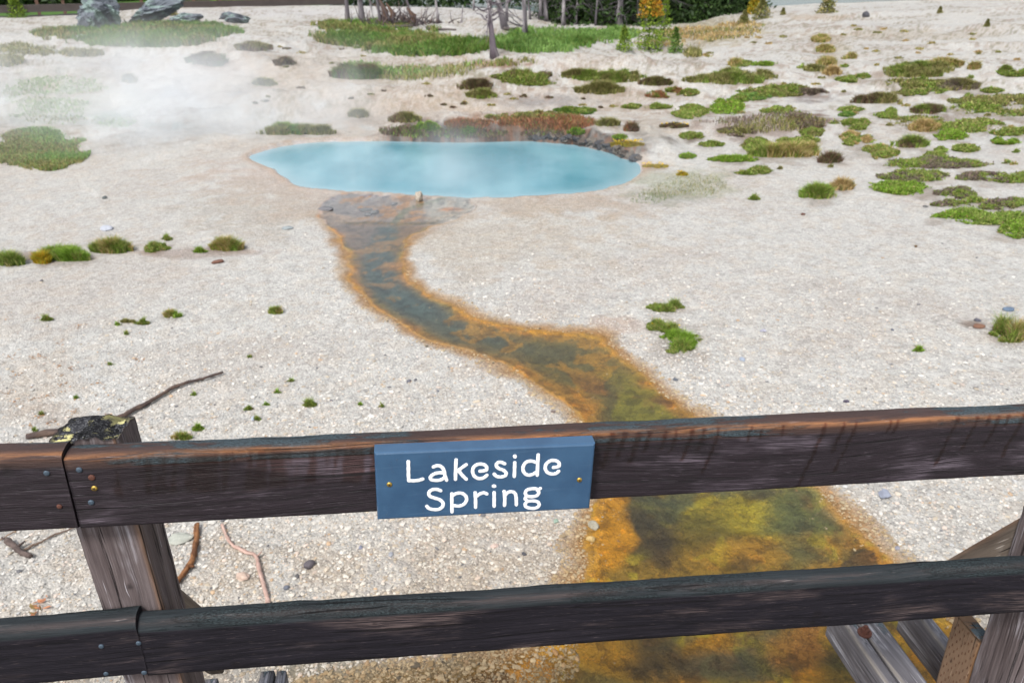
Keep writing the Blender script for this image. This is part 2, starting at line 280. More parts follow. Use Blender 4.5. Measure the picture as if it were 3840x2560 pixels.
# counted plants: (cx, cy, rx, ry, kind, label, extra)
PL = [
 (1675, 181, 80, 15, 'olive', 'broad olive green mat nearest the top of the right slope, left of the dry trail', dict(second='green')),
 (1705, 147, 26, 6, 'green', 'thin yellow green mat above the broad olive mat', dict()), (1753, 149, 22, 4, 'bright', 'flat bright strip just right of the thin yellow green mat', dict()),
 (1885, 92, 15, 9, 'dry', 'uppermost dry clump of the trail climbing the white hill', dict()), (1896, 116, 15, 9, 'dry', 'second dry clump down the trail on the white hill', dict()), (1898, 146, 16, 9, 'dry', 'third dry clump down the trail on the white hill', dict()),
 (1872, 162, 18, 6, 'olive', 'lowest olive clump of the trail on the white hill', dict()), (1911, 170, 16, 7, 'tan', 'orange tan tuft at the foot of the hill trail', dict()), (1953, 134, 10, 4, 'dry', 'small lone tuft right of the hill trail', dict()),
 (1780, 207, 64, 13, 'green', 'long green mat running down from the hill trail', dict(second='olive')), (1960, 181, 28, 8, 'green', 'bright green mat right of the foot of the hill trail', dict()),
 (2095, 166, 72, 14, 'olive', 'olive green mat at the top edge of the right hand plant belt', dict(second='green')), (2165, 150, 32, 7, 'dry', 'brownish clump at the top edge of the right hand plant belt', dict()), (2236, 158, 10, 5, 'dry', 'small round brown tuft right of the belt top', dict()),
 (2100, 203, 85, 17, 'green', 'wide grey green mat below the belt top', dict(second='olive')), (2200, 200, 34, 12, 'olive', 'dark olive clump right of the wide grey green mat', dict(second='heath')), (2331, 166, 28, 9, 'green', 'green mat cut by the right edge near the hill', dict()),
 (2278, 210, 17, 5, 'green', 'small flat green mat under the right edge mat', dict()), (2285, 243, 100, 19, 'green', 'largest green carpet at the right edge, level with the mid slope', dict(second='olive')), (2135, 257, 30, 10, 'brown', 'brown topped clump left of the largest green carpet', dict(second='green')),
 (2045, 263, 25, 9, 'green', 'small green clump on bare white ground mid slope', dict()), (1955, 253, 20, 5, 'green', 'narrow green strip above the small dark mat', dict()), (1945, 265, 13, 5, 'deep', 'small dark green mat mid slope', dict(form='herb')),
 (2008, 234, 52, 7, 'olive', 'thin olive brown mat with reddish stems mid slope', dict(second='brown')), (2161, 287, 100, 16, 'green', 'long deep green mat below the largest carpet', dict(second='olive')), (2121, 296, 24, 12, 'tan', 'straw coloured tuft on the long deep green mat', dict(second='dry')),
 (2168, 313, 38, 10, 'bright', 'oval bright green mat under the straw coloured tuft', dict()), (2335, 307, 52, 8, 'green', 'flat green strip at the right edge below the largest carpet', dict()), (2308, 327, 24, 6, 'bright', 'small bright green mat below the right edge strip', dict()),
 (1955, 288, 33, 11, 'green', 'green mat trailing down beside the pale gully', dict()), (1970, 320, 31, 13, 'green', 'green mound at the top of the double mat beside the gully', dict(second='tan')), (2003, 350, 42, 13, 'green', 'green mat forming the foot of the double mat beside the gully', dict(second='dry')),
 (1865, 305, 20, 9, 'green', 'rounded green clump at the tip of the purple brown soil', dict(second='olive')), (1821, 323, 42, 8, 'green', 'green mat above the big mixed tussock', dict()), (1805, 353, 66, 16, 'dry', 'big mixed green and straw tussock right of the pool', dict(second='green', h=.17)),
 (1690, 366, 48, 7, 'bright', 'bright green strip left of the big mixed tussock', dict()), (1738, 333, 22, 14, 'green', 'green clump above the bright strip', dict()), (1904, 371, 20, 8, 'brown', 'round brown tussock right of the big mixed one', dict()),
 (2091, 335, 31, 9, 'brown', 'brown and green domed clump in the lower plant belt', dict(second='green')), (2218, 342, 21, 8, 'green', 'isolated oval green clump on the lower right slope', dict()), (2141, 354, 28, 12, 'green', 'green clump joining the lower belt mats', dict()),
 (2151, 375, 90, 11, 'green', 'long mat of green and brown along the lower plant belt', dict(second='heath')), (1635, 333, 20, 6, 'green', 'low green mat between the pool end and the brown soil', dict()), (1578, 360, 14, 6, 'bright', 'small bright clump behind the right end of the pool', dict()),
 (1798, 256, 36, 6, 'green', 'green strip above the purple brown soil', dict()), (1671, 247, 28, 16, 'bright', 'lime green upright clump above the brown soil', dict()), (1595, 258, 36, 13, 'green', 'bright mat behind the pool with a yellow flower beside it', dict(flowers=4)),
 (1588, 313, 20, 8, 'green', 'small green clump on the ledge above the pool end', dict()), (1735, 227, 44, 9, 'green', 'green mat between the long mat and the lime clump', dict(second='mist')), (1858, 280, 38, 16, 'brown', 'reddish brown low shrub on the purple soil', dict(form='herb', second='heath')),
 (1711, 300, 42, 12, 'heath', 'dark heathy shrub left of the reddish one', dict(second='olive')), (1851, 217, 36, 9, 'heath', 'grey purple heath patch under the hill trail', dict()), (1548, 291, 22, 5, 'brown', 'dark plant with yellow flowers above the pool end', dict(flowers=14, form='herb')),
 (1878, 450, 30, 13, 'green', 'thick green grass tussock alone on the white flat', dict(form='grass', h=.14, second='bright')), (1933, 433, 18, 9, 'tan', 'small straw tussock beside the thick green one', dict(h=.13, second='olive')), (2101, 403, 62, 12, 'green', 'green mat at the top of the big right hand cluster', dict(second='heath')),
 (2075, 434, 66, 13, 'bright', 'bright green diagonal mat left in the big right hand cluster', dict(second='green', yaw=.12)), (2190, 443, 44, 12, 'green', 'green mat with brown stems right of the diagonal one', dict(second='heath')), (2298, 409, 70, 11, 'green', 'flat mat at the right edge level with the cluster top', dict(second='heath')),
 (2285, 470, 100, 12, 'green', 'dark stemmed mat above the lowest right edge mat', dict(second='heath')), (2275, 500, 95, 14, 'bright', 'vivid green mat with a brown fringe at the right edge', dict(second='green')), (2325, 530, 46, 18, 'bright', 'lime green leafy mat lowest of the right edge cluster', dict(second='green')),
 (1735, 396, 36, 7, 'green', 'flat mat of grass between the pool end and the tussocks', dict()), (1731, 458, 9, 4, 'green', 'single small green sprout on the flat below the pool end', dict()), (2322, 770, 42, 20, 'green', 'bushy green plant with a tan centre at the right edge near the railing', dict(second='dry', h=.08)),
 (1528, 708, 30, 10, 'green', 'upper leafy plant of the group of three right of the stream', dict(h=.035)), (1527, 750, 33, 14, 'green', 'middle leafy plant with yellow flowers of the group right of the stream', dict(h=.04, flowers=5)), (1562, 788, 48, 22, 'green', 'largest and lowest leafy plant of the group right of the stream', dict(h=.045, second='bright')),
 (2110, 806, 9, 6, 'bright', 'tiny lime sprout above the right part of the top rail', dict()), (257, 575, 34, 13, 'dry', 'tan skirted grass tussock in the row on the left flat', dict(h=.13, second='green')), (150, 592, 55, 14, 'green', 'long green clump in the row on the left flat', dict(form='grass', h=.11, second='bright')),
 (97, 600, 14, 12, 'gold', 'orange tipped tuft at the left end of the long green clump', dict(h=.1)), (20, 606, 26, 11, 'olive', 'olive clump cut by the left edge in the row', dict(second='green')), (357, 572, 24, 9, 'green', 'green tuft on dark crumbs between the two tussocks', dict(second='dry')),
 (385, 550, 8, 5, 'green', 'tiny round green tuft behind the row on the left flat', dict()), (460, 578, 10, 5, 'bright', 'small vivid tuft left of the right hand tussock', dict()), (522, 571, 26, 11, 'dry', 'right hand tan skirted tussock closing the row', dict(h=.12, second='green')),
 (633, 718, 12, 7, 'dry', 'lone small tussock on gravel left of the stream bend', dict(second='green', h=.06)), (397, 726, 14, 8, 'dry', 'thin tuft on the left flat above the long dark stick', dict(second='bright', h=.06)), (293, 739, 12, 5, 'olive', 'small flat tuft left of the thin one', dict(h=.03)),
 (327, 743, 12, 5, 'green', 'small green tuft just left of the thin one', dict(h=.03)), (107, 735, 9, 4, 'green', 'tiny green tuft far left among orange litter', dict(h=.03)), (417, 1006, 16, 8, 'green', 'fuzzy tuft just above the top rail right of the post', dict(form='grass', second='dry', h=.04)),
 (455, 986, 9, 7, 'bright', 'tiny vivid sprout above the fuzzy tuft', dict(h=.03)), (712, 931, 10, 8, 'green', 'dark green sprig on gravel left of the sign', dict(h=.035)), (572, 940, 6, 4, 'green', 'speck of green left of the dark sprig', dict(h=.02)), (590, 964, 6, 4, 'green', 'speck of green below and left of the dark sprig', dict(h=.02)),
 (1207, 184, 76, 13, 'green', 'bright green turf on top of the grey scarp', dict(second='brown', h=.09)), (1100, 200, 46, 11, 'brown', 'brown turf at the left end of the scarp', dict(second='olive')), (1107, 222, 26, 10, 'olive', 'olive clump hanging below the left end of the scarp', dict(second='green')),
 (1377, 211, 38, 12, 'olive', 'olive tussock at the right end of the scarp', dict(h=.2)), (1400, 180, 58, 13, 'olive', 'olive turf behind the right end of the scarp', dict(second='green')), (1330, 176, 32, 9, 'brown', 'brown turf between the bright turf and the olive turf', dict(second='olive')), (1508, 193, 30, 8, 'brown', 'dark scrub right of the olive turf', dict(second='olive')),
 (1540, 214, 44, 11, 'green', 'green mat right of the dark scrub', dict(second='rust')), (1190, 266, 95, 7, 'green', 'green strip along the top of the rusty bank', dict(second='olive')), (1335, 257, 46, 8, 'green', 'green grass at the right end of the rusty bank', dict(second='deep')), (1485, 247, 40, 5, 'green', 'thin green line above the tan mound', dict()),
 (990, 293, 26, 8, 'bright', 'vivid clump at the left end of the dark pool bank', dict()), (1074, 302, 13, 10, 'bright', 'vivid sprout hanging on the dark pool bank', dict()), (1323, 303, 14, 7, 'bright', 'vivid sprout at the bend of the dark pool bank', dict()), (930, 277, 26, 9, 'brown', 'dark clump above the steamy left bank of the pool', dict(second='olive')),
 (824, 267, 16, 8, 'olive', 'grey olive clump in the steam left of the dark one', dict()), (825, 174, 46, 15, 'deep', 'dark olive bush on the slope left of the sparse scrub', dict(second='brown', h=.25)), (480, 145, 42, 12, 'brown', 'dark scrub crowning the crumbling knoll below the boulders', dict(second='deep', h=.2)),
 (585, 112, 30, 10, 'olive', 'round olive tussock right of the boulder grass', dict(second='brown', h=.2)), (603, 195, 24, 6, 'olive', 'small olive tuft on the pinkish slope', dict()), (297, 186, 12, 9, 'olive', 'small dark tuft in the stony gully upper left', dict()), (655, 146, 18, 7, 'brown', 'small brown scrub patch on the upper slope', dict()),
 (655, 304, 54, 11, 'olive', 'misty olive patch at the back left shore of the pool', dict(second='mist')), (735, 306, 26, 8, 'olive', 'misty olive tuft right of the misty patch', dict()), (1450, 300, 12, 6, 'brown', 'small rusty clump above the rocky rim', dict(second='rust')), (1424, 316, 11, 5, 'bright', 'small vivid clump above the rocky rim', dict()),
 (1435, 333, 30, 6, 'gold', 'low plants with yellow flowers on the rocky rim', dict(flowers=25, h=.06)), (1505, 383, 20, 5, 'gold', 'yellow orange herbs at the right tip of the pool', dict(flowers=10, h=.04)), (1568, 402, 10, 4, 'gold', 'tiny plant with a bright yellow flower right of the pool tip', dict(flowers=6, h=.05)),
 (1395, 288, 20, 5, 'olive', 'flat olive sprig patch on the tan mound behind the pool', dict()), (1590, 125, 16, 14, 'olive', 'wispy low shrub on the white ground below the forest', dict(h=.3, n=260)), (1690, 150, 12, 6, 'dry', 'small dry tuft left end above the broad olive mat', dict()),
]
# ------------------------------------------------------------------ ground colour (true colours of soil, mats and stains)
GU, GV = project(np.stack([GX, GY, GZ], 1)); GRr = gR.ravel()
n1 = fbm(GX*.9, GY*.9, 61, 4); n2 = fbm(GX*4, GY*4, 63, 4); n3 = fbm(GX*18, GY*18, 65, 3); n4 = fbm(GX*.25, GY*.25, 67, 3)
WHITE = np.array([.600, .590, .562]); col = WHITE*(.94+.12*np.clip((fbm(GX*11, GY*11, 82, 4)-.5)*2+.5, 0, 1))[:, None]; grav = np.ones(len(GX)); wet = np.zeros(len(GX))
def lay(mask, c):
    global col
    c = np.asarray(c, float); col = col*(1-mask[:, None])+c*mask[:, None]
def blob(cx, cy, rx, ry, soft=.5, k=1.1, nn=None):
    mk = np.zeros(len(GU)); sel = np.flatnonzero((np.abs(GU-cx) < rx*3) & (np.abs(GV-cy) < ry*3)); d = np.hypot((GU[sel]-cx)/rx, (GV[sel]-cy)/ry)
    mk[sel] = ss(1+soft, 1-soft, d+((n2 if nn is None else nn)[sel]-.5)*k*2); return mk
lay(ss(.45, .70, n1)*.35, (.50, .44, .39)); lay(ss(.5, .75, n4)*.25, (.50, .50, .50))
near = ss(5.2, 2.6, GRr); lay(near*(.22+.45*ss(.4, .6, n2)), (.46, .38, .29))
TINT = [(760, 470, 130, 60, (.50, .38, .30), .35), (640, 420, 160, 50, (.52, .40, .33), .5), (600, 480, 160, 60, (.46, .42, .36), .5), (1250, 470, 230, 26, (.47, .38, .30), .6), (1180, 560, 240, 70, (.50, .43, .34), .45),
        (900, 260, 200, 40, (.52, .42, .34), .55), (1300, 240, 260, 45, (.50, .42, .35), .4), (620, 190, 200, 50, (.52, .44, .36), .5), (480, 165, 100, 26, (.52, .45, .38), .5),
        (1250, 232, 140, 14, (.33, .31, .30), .8), (400, 215, 60, 14, (.28, .27, .29), .8), (470, 205, 40, 10, (.35, .28, .2), .7), (545, 215, 18, 8, (.2, .2, .22), .7),
        (250, 272, 40, 12, (.25, .30, .28), .8), (390, 290, 40, 10, (.25, .30, .28), .8), (140, 230, 160, 60, (.38, .44, .38), .5), (280, 180, 26, 12, (.26, .24, .24), .7), (250, 150, 60, 14, (.4, .38, .38), .6),
        (1230, 284, 110, 18, (.30, .15, .07), .85), (1080, 282, 40, 10, (.34, .16, .09), .8), (1500, 300, 90, 24, (.46, .40, .32), .5), (1760, 290, 130, 26, (.34, .27, .24), .7), (1850, 280, 45, 18, (.20, .11, .09), .85),
        (1845, 218, 60, 14, (.30, .28, .29), .8), (1560, 425, 110, 34, (.42, .43, .33), .75), (1540, 455, 80, 18, (.36, .36, .32), .5), (1500, 385, 40, 10, (.5, .42, .34), .7), (1480, 380, 12, 5, (.55, .25, .1), .8),
        (1150, 148, 80, 10, (.26, .14, .08), .8), (960, 165, 120, 16, (.32, .30, .20), .5), (1610, 85, 110, 20, (.40, .34, .20), .6), (480, 150, 48, 12, (.22, .15, .11), .7), (1650, 60, 90, 20, (.42, .38, .24), .5),
        (1010, 30, 600, 10, (.60, .59, .60), .6), (450, 580, 150, 10, (.36, .28, .24), .6), (90, 590, 90, 8, (.30, .22, .18), .6), (1330, 770, 60, 14, (.42, .25, .16), .6), (1430, 745, 60, 20, (.50, .36, .28), .5),
        (1400, 790, 45, 14, (.30, .19, .10), .7), (1920, 120, 30, 40, (.42, .35, .22), .35), (2050, 80, 250, 12, (.44, .38, .28), .35), (1870, 40, 60, 8, (.44, .33, .22), .5),
        (1250, 320, 260, 14, (.10, .085, .08), .6), (2240, 745, 30, 8, (.16, .10, .07), .7), (90, 860, 90, 60, (.52, .40, .28), .25), (110, 950, 60, 24, (.36, .27, .2), .35)]
for cx, cy, rx, ry, c, st in TINT: lay(blob(cx, cy, rx, ry)*st, c)
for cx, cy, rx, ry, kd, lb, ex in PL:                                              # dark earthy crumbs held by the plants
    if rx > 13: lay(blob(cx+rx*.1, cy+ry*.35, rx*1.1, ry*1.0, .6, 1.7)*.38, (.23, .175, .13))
lay(ss(.54, .62, n3)*ss(14, 18, GRr)*ss(.42, .55, n1)*.6, (.24, .21, .13))
n6 = fbm(GX*7, GY*7, 69, 3); lay(ss(.56, .66, n6)*ss(13, 16, GRr)*ss(.40, .60, fbm(GX*.6, GY*.6, 70, 3))*ss(44, 36, GRr)*.55, (.33, .24, .18))
lay(ss(.40, .60, fbm(GX*.45, GY*.45, 75, 4))*ss(12.5, 15, GRr)*ss(30, 22, GRr)*ss(5, 0, GX)*.30, (.52, .42, .33))
lay(ss(.64, .70, n3)*.22*ss(14, 5, GRr), (.30, .26, .24))
lay(ss(RC+1, RC+6, GRr)*ss(rad(-9), rad(-11), gA.ravel()), (.085, .19, .03))          # meadow behind the rise
bx = ss(0.42, .2, GSP+(n2-.5)*.3)*ss(-.4, -.3, GSP)*ss(11.9, 12.3, GY+.1*GX)*ss(-2.7, -1.9, GX)*ss(2.6, 2.0, GX)   # dark far bank
lay(bx*(.55+.45*ss(.4, .6, n2)), (.055, .045, .04)); lay(bx*ss(.52, .62, n3)*.7, (.24, .12, .07))
rim = ss(.24, .05, GSP)*ss(-.05, .02, GSP)*(1-bx); lay(rim*.55, (.50, .36, .26)); lay(ss(.06, .02, GSP)*ss(-.05, 0, GSP)*(1-bx)*.8, (.62, .58, .58))
# the runoff channel and its mats
d = -GST; V = GV; inside = ss(-.02, .04, d)*ss(-.05, .05, GSP); c3 = fbm(GX*2.2, GY*2.2, 71, 4); c4 = fbm(GX*6+3, GY*6, 73, 4); c5 = fbm(GX*1.1, GY*1.1, 77, 3)
lay(ss(.13, .0, GST+n2*.20-.10)*ss(475, 520, V)*.65, (.45, .31, .17))
lay(ss(-.13, .0, d+(n2-.5)*.18)*ss(500, 560, V)*.8, (.34, .17, .04))
grav -= inside*.85; wet += inside
up = ss(700, 520, V); top = ss(525, 505, V); dn = ss(1000, 1180, V)
lay(inside, (.27, .185, .045))                                                     # olive gold body
lay(inside*ss(.10, .30, d+(c3-.5)*.3)*(1-dn)*.75, (.095, .095, .040))
lay(inside*ss(.22, .42, d+(c3-.5)*.35)*ss(880, 700, V)*.8, (.080, .105, .085))
lay(inside*ss(.10+.10*ss(700, 900, V), .03, d+(c3-.5)*.34)*(.45+.5*ss(.36, .52, c4)), (.54, .24, .030))                       # orange margins
lay(inside*ss(.24, .16, d+(c3-.5)*.2)*ss(.10, .15, d+(c3-.5)*.2)*ss(900, 600, V)*.6, (.19, .11, .06))
lay(inside*up*ss(.9, .5, (GU-800)/120+(c3-.5)*.6)*ss(.03, .10, d)*.9, (.23, .185, .175)); lay(inside*up*ss(905, 925, GU)*ss(.05, .1, d)*.8, (.25, .15, .09))                       # grey violet left flank
lay(inside*up*ss(.10, .32, d)*ss(880, 900, GU+(c3-.5)*60)*ss(935, 905, GU)*0, (.1, .15, .15))
ctr = np.interp(V, [500, 560, 620, 680, 740, 800], [900, 872, 862, 905, 1010, 1130]); wd = np.interp(V, [500, 620, 800], [18, 42, 95])
lay(inside*ss(1.5, .4, np.abs(GU-ctr+(c4-.5)*40)/wd)*ss(880, 680, V)*ss(505, 530, V)*.9, (.072, .125, .135))
lay(inside*top, (.30, .27, .28)); lay(inside*top*ss(.48, .6, c3), (.40, .30, .24)); lay(inside*top*ss(.56, .62, c4), (.45, .24, .10))
lay(inside*top*ss(960, 1000, GU)*.7, (.52, .50, .46)); lay(inside*top*blob(1035, 481, 26, 4, .4, .3), (.55, .22, .06))
lay(inside*top*ss(.60, .70, n3)*.6, (.12, .12, .12))
ctr2 = np.interp(V, [455, 480, 512], [1020, 935, 905]); lay(inside*top*ss(1.4, .5, np.abs(GU-ctr2)/10)*.8, (.16, .20, .13))
led = ss(4.5, 1.5, np.abs(V-513-(n2-.5)*6+np.abs(GU-900)*.01))*ss(780, 800, GU)*ss(1015, 995, GU); lay(led*.9, (.075, .062, .018)); lay(led*ss(.55, .62, n3), (.24, .15, .03))
orp = inside*ss(.55, .64, c4)*ss(700, 640, V)*ss(520, 560, V); lay(orp*.7, (.40, .23, .10))
orp = inside*ss(.57, .63, c4)*ss(660, 700, V)*ss(1000, 900, V); lay(orp*.6, (.50, .26, .03))
mid = inside*ss(830, 900, V)*(1-dn)
lay(mid*ss(.50, .62, c3)*.75, (.24, .22, .025)); lay(mid*ss(.55, .50, c5)*ss(.5, .6, c4)*.7, (.19, .085, .03))
lay(dn*inside*ss(.46, .56, c3)*.9, (.55, .27, .020)); lay(dn*inside*ss(.54, .62, c5)*.7, (.17, .13, .028))
lay(dn*inside*ss(.56, .62, c4)*ss(.62, .5, c3)*.8, (.075, .045, .022)); lay(dn*inside*ss(.60, .66, 1-c4)*.7, (.42, .34, .03))
lay(dn*inside*ss(.57, .66, 1-c3)*ss(.46, .56, c5)*.6, (.09, .13, .08))
lay(dn*inside*blob(1730, 1260, 120, 34)*.7, (.52, .27, .03)); lay(dn*inside*blob(1700, 1190, 150, 40)*.7, (.46, .37, .03)); lay(dn*inside*blob(1860, 1200, 90, 70)*.8, (.075, .11, .06))
lay(dn*inside*blob(1490, 1210, 70, 70, .4, .9)*.85, (.055, .040, .025)); lay(dn*inside*blob(1620, 1215, 70, 50, .4)*.7, (.10, .085, .02))
lay(dn*inside*blob(1390, 1230, 45, 110, .4, .9)*.9, (.62, .29, .016))
lay(inside*blob(1480, 1530, 150, 34, .4, .8)*.8, (.50, .27, .025)); lay(inside*blob(1640, 1530, 170, 50, .4, .8)*.8, (.075, .085, .07)); lay(inside*blob(1500, 1490, 120, 60, .4, .8)*.7, (.10, .06, .02)); lay(inside*blob(1340, 1500, 90, 50, .5, .8)*.8, (.48, .25, .02))
lay(inside*blob(1850, 1490, 100, 60, .5, .9)*.6, (.52, .20, .035)); lay(inside*blob(2150, 1460, 80, 50)*.8, (.60, .32, .03)); lay(inside*blob(1930, 1520, 60, 60)*.6, (.16, .17, .04))
pm = blob(1000, 1545, 330, 42, .6, 1.2); lay(pm*.55*(1-inside), (.17, .13, .04)); wet += pm*.5*(1-inside)
wet += ss(.12, 0, GST)*.5
# ------------------------------------------------------------------ materials
def ground_mat():
    t = NT('sinter_ground'); P = t.pos(); c = t.attr('Col').outputs['Color']; g = t.attr('gravel').outputs['Fac']; wt = t.attr('wet').outputs['Fac']
    v1 = t.n('ShaderNodeTexVoronoi', {'Vector': P, 'Scale': 75.}); v2 = t.n('ShaderNodeTexVoronoi', {'Vector': P, 'Scale': 30.}); v3 = t.n('ShaderNodeTexVoronoi', {'Vector': P, 'Scale': 9.})
    w1 = t.n('ShaderNodeSeparateColor', {0: v1.outputs['Color']}).outputs[0]; w2 = t.n('ShaderNodeSeparateColor', {0: v2.outputs['Color']}).outputs[0]; w3 = t.n('ShaderNodeSeparateColor', {0: v3.outputs['Color']})
    val = t.math('ADD', t.lerp(w1, .78, 1.14), t.lerp(w2, -.12, .12))
    dark = t.math('MULTIPLY', t.step(w3.outputs[0], .90, .93), t.step(v3.outputs['Distance'], .035, .02)); dark = t.math('MULTIPLY', dark, g)
    dk2 = t.math('MULTIPLY', t.step(w2, .93, .96), t.step(v2.outputs['Distance'], .016, .010)); dk2 = t.math('MULTIPLY', dk2, g)
    gap = t.step(v1.outputs['Distance'], .0060, .0105)
    n = t.noise(P, 3.0, 6, .7); n2_ = t.noise(P, 40., 4, .6)
    a = t.math('MULTIPLY', val, t.lerp(n, .90, 1.10)); a = t.math('MULTIPLY', a, t.math('SUBTRACT', 1., t.math('MULTIPLY', gap, t.math('MULTIPLY', g, .32))))
    a2 = t.lerp(n2_, .55, 1.45)
    f = t.mix(g, t.vec(a2, a2, a2), t.vec(a, a, a))
    cc = t.mix(1., c, f, 'MULTIPLY')
    warm = t.mix(t.math('MULTIPLY', t.step(w3.outputs[1], .5, .9), t.math('MULTIPLY', g, .25)), cc, t.mix(1., cc, (1.0, .86, .72), 'MULTIPLY'))
    cc = t.mix(t.math('MULTIPLY', dark, .8), warm, (.12, .12, .13)); cc = t.mix(t.math('MULTIPLY', dk2, .6), cc, (.16, .15, .15))
    ng = t.math('SUBTRACT', 1., g); m1 = t.noise(P, 10., 8, .78); m2_ = t.noise(t.n('ShaderNodeVectorMath', {0: P, 1: (7., 3., 1.)}, operation='ADD').outputs[0], 17., 8, .78); m3 = t.noise(P, 45., 6, .75, .6)
    cc = t.mix(t.math('MULTIPLY', t.step(m1, .52, .545), t.math('MULTIPLY', ng, .75)), cc, t.mix(1., cc, (.34, .33, .36), 'MULTIPLY'))
    cc = t.mix(t.math('MULTIPLY', t.step(m2_, .555, .585), t.math('MULTIPLY', ng, .65)), cc, t.mix(1., cc, (1.75, 1.5, 1.3), 'MULTIPLY'))
    cc = t.mix(t.math('MULTIPLY', t.step(m3, .58, .61), t.math('MULTIPLY', ng, .5)), cc, t.mix(1., cc, (.40, .42, .45), 'MULTIPLY'))
    rd_ = t.math('ABSOLUTE', t.math('SUBTRACT', t.noise(P, 7., 7, .7, .8), .5)); cc = t.mix(t.math('MULTIPLY', t.step(rd_, .018, .006), t.math('MULTIPLY', ng, .7)), cc, t.mix(1., cc, (.25, .25, .28), 'MULTIPLY'))
    hgt = t.math('ADD', t.math('MULTIPLY', t.math('SUBTRACT', 1., v1.outputs['Distance']), g), t.math('MULTIPLY', n2_, t.lerp(g, .9, .35)))
    nb = t.bump(hgt, .55, .012); nb = t.bump(t.noise(P, 12., 5, .65), .35, .03, nb); nb = t.bump(t.math('MULTIPLY', t.math('ADD', m1, m3), ng), .9, .02, nb)
    return t.fin(cc, t.lerp(wt, .85, .35), nb, **{'Specular IOR Level': t.lerp(wt, .15, .5)})
me = mesh('ground', np.stack([GX, GY, GZ], 1), [np.stack([(i*nA+j), ((i+1)*nA+j), ((i+1)*nA+(j+1) % nA), (i*nA+(j+1) % nA)], -1).reshape(-1, 4)
     for i, j in [np.meshgrid(np.arange(nR-1), np.arange(nA), indexing='ij')]], ground_mat(), {'Col': np.clip(col, 0, 1), 'gravel': np.clip(grav, 0, 1), 'wet': np.clip(wet, 0, 1)})
me.flip_normals()
o = bpy.data.objects.new('ground', me); COL.objects.link(o); tag(o, 'pale crusty mineral ground with brown stains and an orange runoff bed', kind='structure')

def col_mat(name, rough=.7, nscale=30., namp=.25, bump=.3, bdist=.01, spec=.3, trans=0.):
    t = NT(name); c = t.attr('Col').outputs['Color']; P = t.obj(); n = t.noise(P, nscale, 5, .65); a = t.lerp(n, 1-namp*1.6, 1+namp*1.6)
    cc = t.mix(1., c, t.vec(a, a, a), 'MULTIPLY')
    return t.fin(cc, rough, t.bump(n, bump, bdist) if bump else None, **{'Specular IOR Level': spec})
def leaf_mat(name):
    t = NT(name); c = t.attr('Col').outputs['Color']
    tr = t.n('ShaderNodeBsdfTranslucent', {'Color': c}); mx = t.n('ShaderNodeMixShader', {0: .28, 1: t.b.outputs[0], 2: tr.outputs[0]}); t.t.links.new(mx.outputs[0], t.o.inputs[0])
    return t.fin(c, .55, None, **{'Specular IOR Level': .25})
M_LEAF = leaf_mat('foliage'); M_BARK = col_mat('bark', .85, 25, .35, .6, .02); M_STONE = col_mat('stone', .8, 60, .3, .5, .004)
M_PEB = col_mat('pebble', .75, 300, .12, .2, .001)

# water
def pool_mat():
    t = NT('spring_water'); P = t.pos(); n = t.noise(t.vmul(P, (1., .5, 1.)), .9, 3, .5); rp = t.noise(t.vmul(P, (1., 2.2, 1.)), 9., 3, .6)
    c = t.mix(t.step(n, .35, .7), (.055, .215, .275), (.150, .335, .395))
    sp = t.attr('rim').outputs['Fac']; c = t.mix(sp, c, (.22, .36, .41))
    return t.fin(c, .13, t.bump(rp, .16, .03), **{'IOR': 1.33, 'Specular IOR Level': .5})
V, F = [], []
pz = POOL.mean(0); rings = [1.035, 1.0, .96, .9, .78, .6, .4, .2, .0]; VV = np.concatenate([np.column_stack([pz+(POOL-pz)*s, np.full(len(POOL), WZ)]) for s in rings]); K = len(POOL)
Q = np.concatenate([[[i*K+j, i*K+(j+1) % K, (i+1)*K+(j+1) % K, (i+1)*K+j] for j in range(K)] for i in range(len(rings)-1)])
o = put('spring_pool', VV, Q, pool_mat(), base=(pz[0], pz[1], WZ), attrs={'rim': np.concatenate([np.full(K, max(0, (s-.86)/.16)) for s in rings])}); tag(o, 'milky turquoise hot spring pool', kind='structure')
def thin_water():
    t = NT('shallow_water'); P = t.pos(); n = t.noise(t.vmul(P, (1.5, 1., 1.)), 14., 4, .6)
    nb = t.bump(n, .12, .02); fr = t.n('ShaderNodeFresnel', {'IOR': 1.36, 'Normal': nb}); g = t.n('ShaderNodeBsdfGlossy', {'Color': (1, 1, 1), 'Roughness': .12, 'Normal': nb})
    tr = t.n('ShaderNodeBsdfTransparent', {'Color': (.96, .97, .93)}); mx = t.n('ShaderNodeMixShader', {0: fr.outputs[0], 1: tr.outputs[0], 2: g.outputs[0]}); t.t.links.new(mx.outputs[0], t.o.inputs[0])
    return t.m
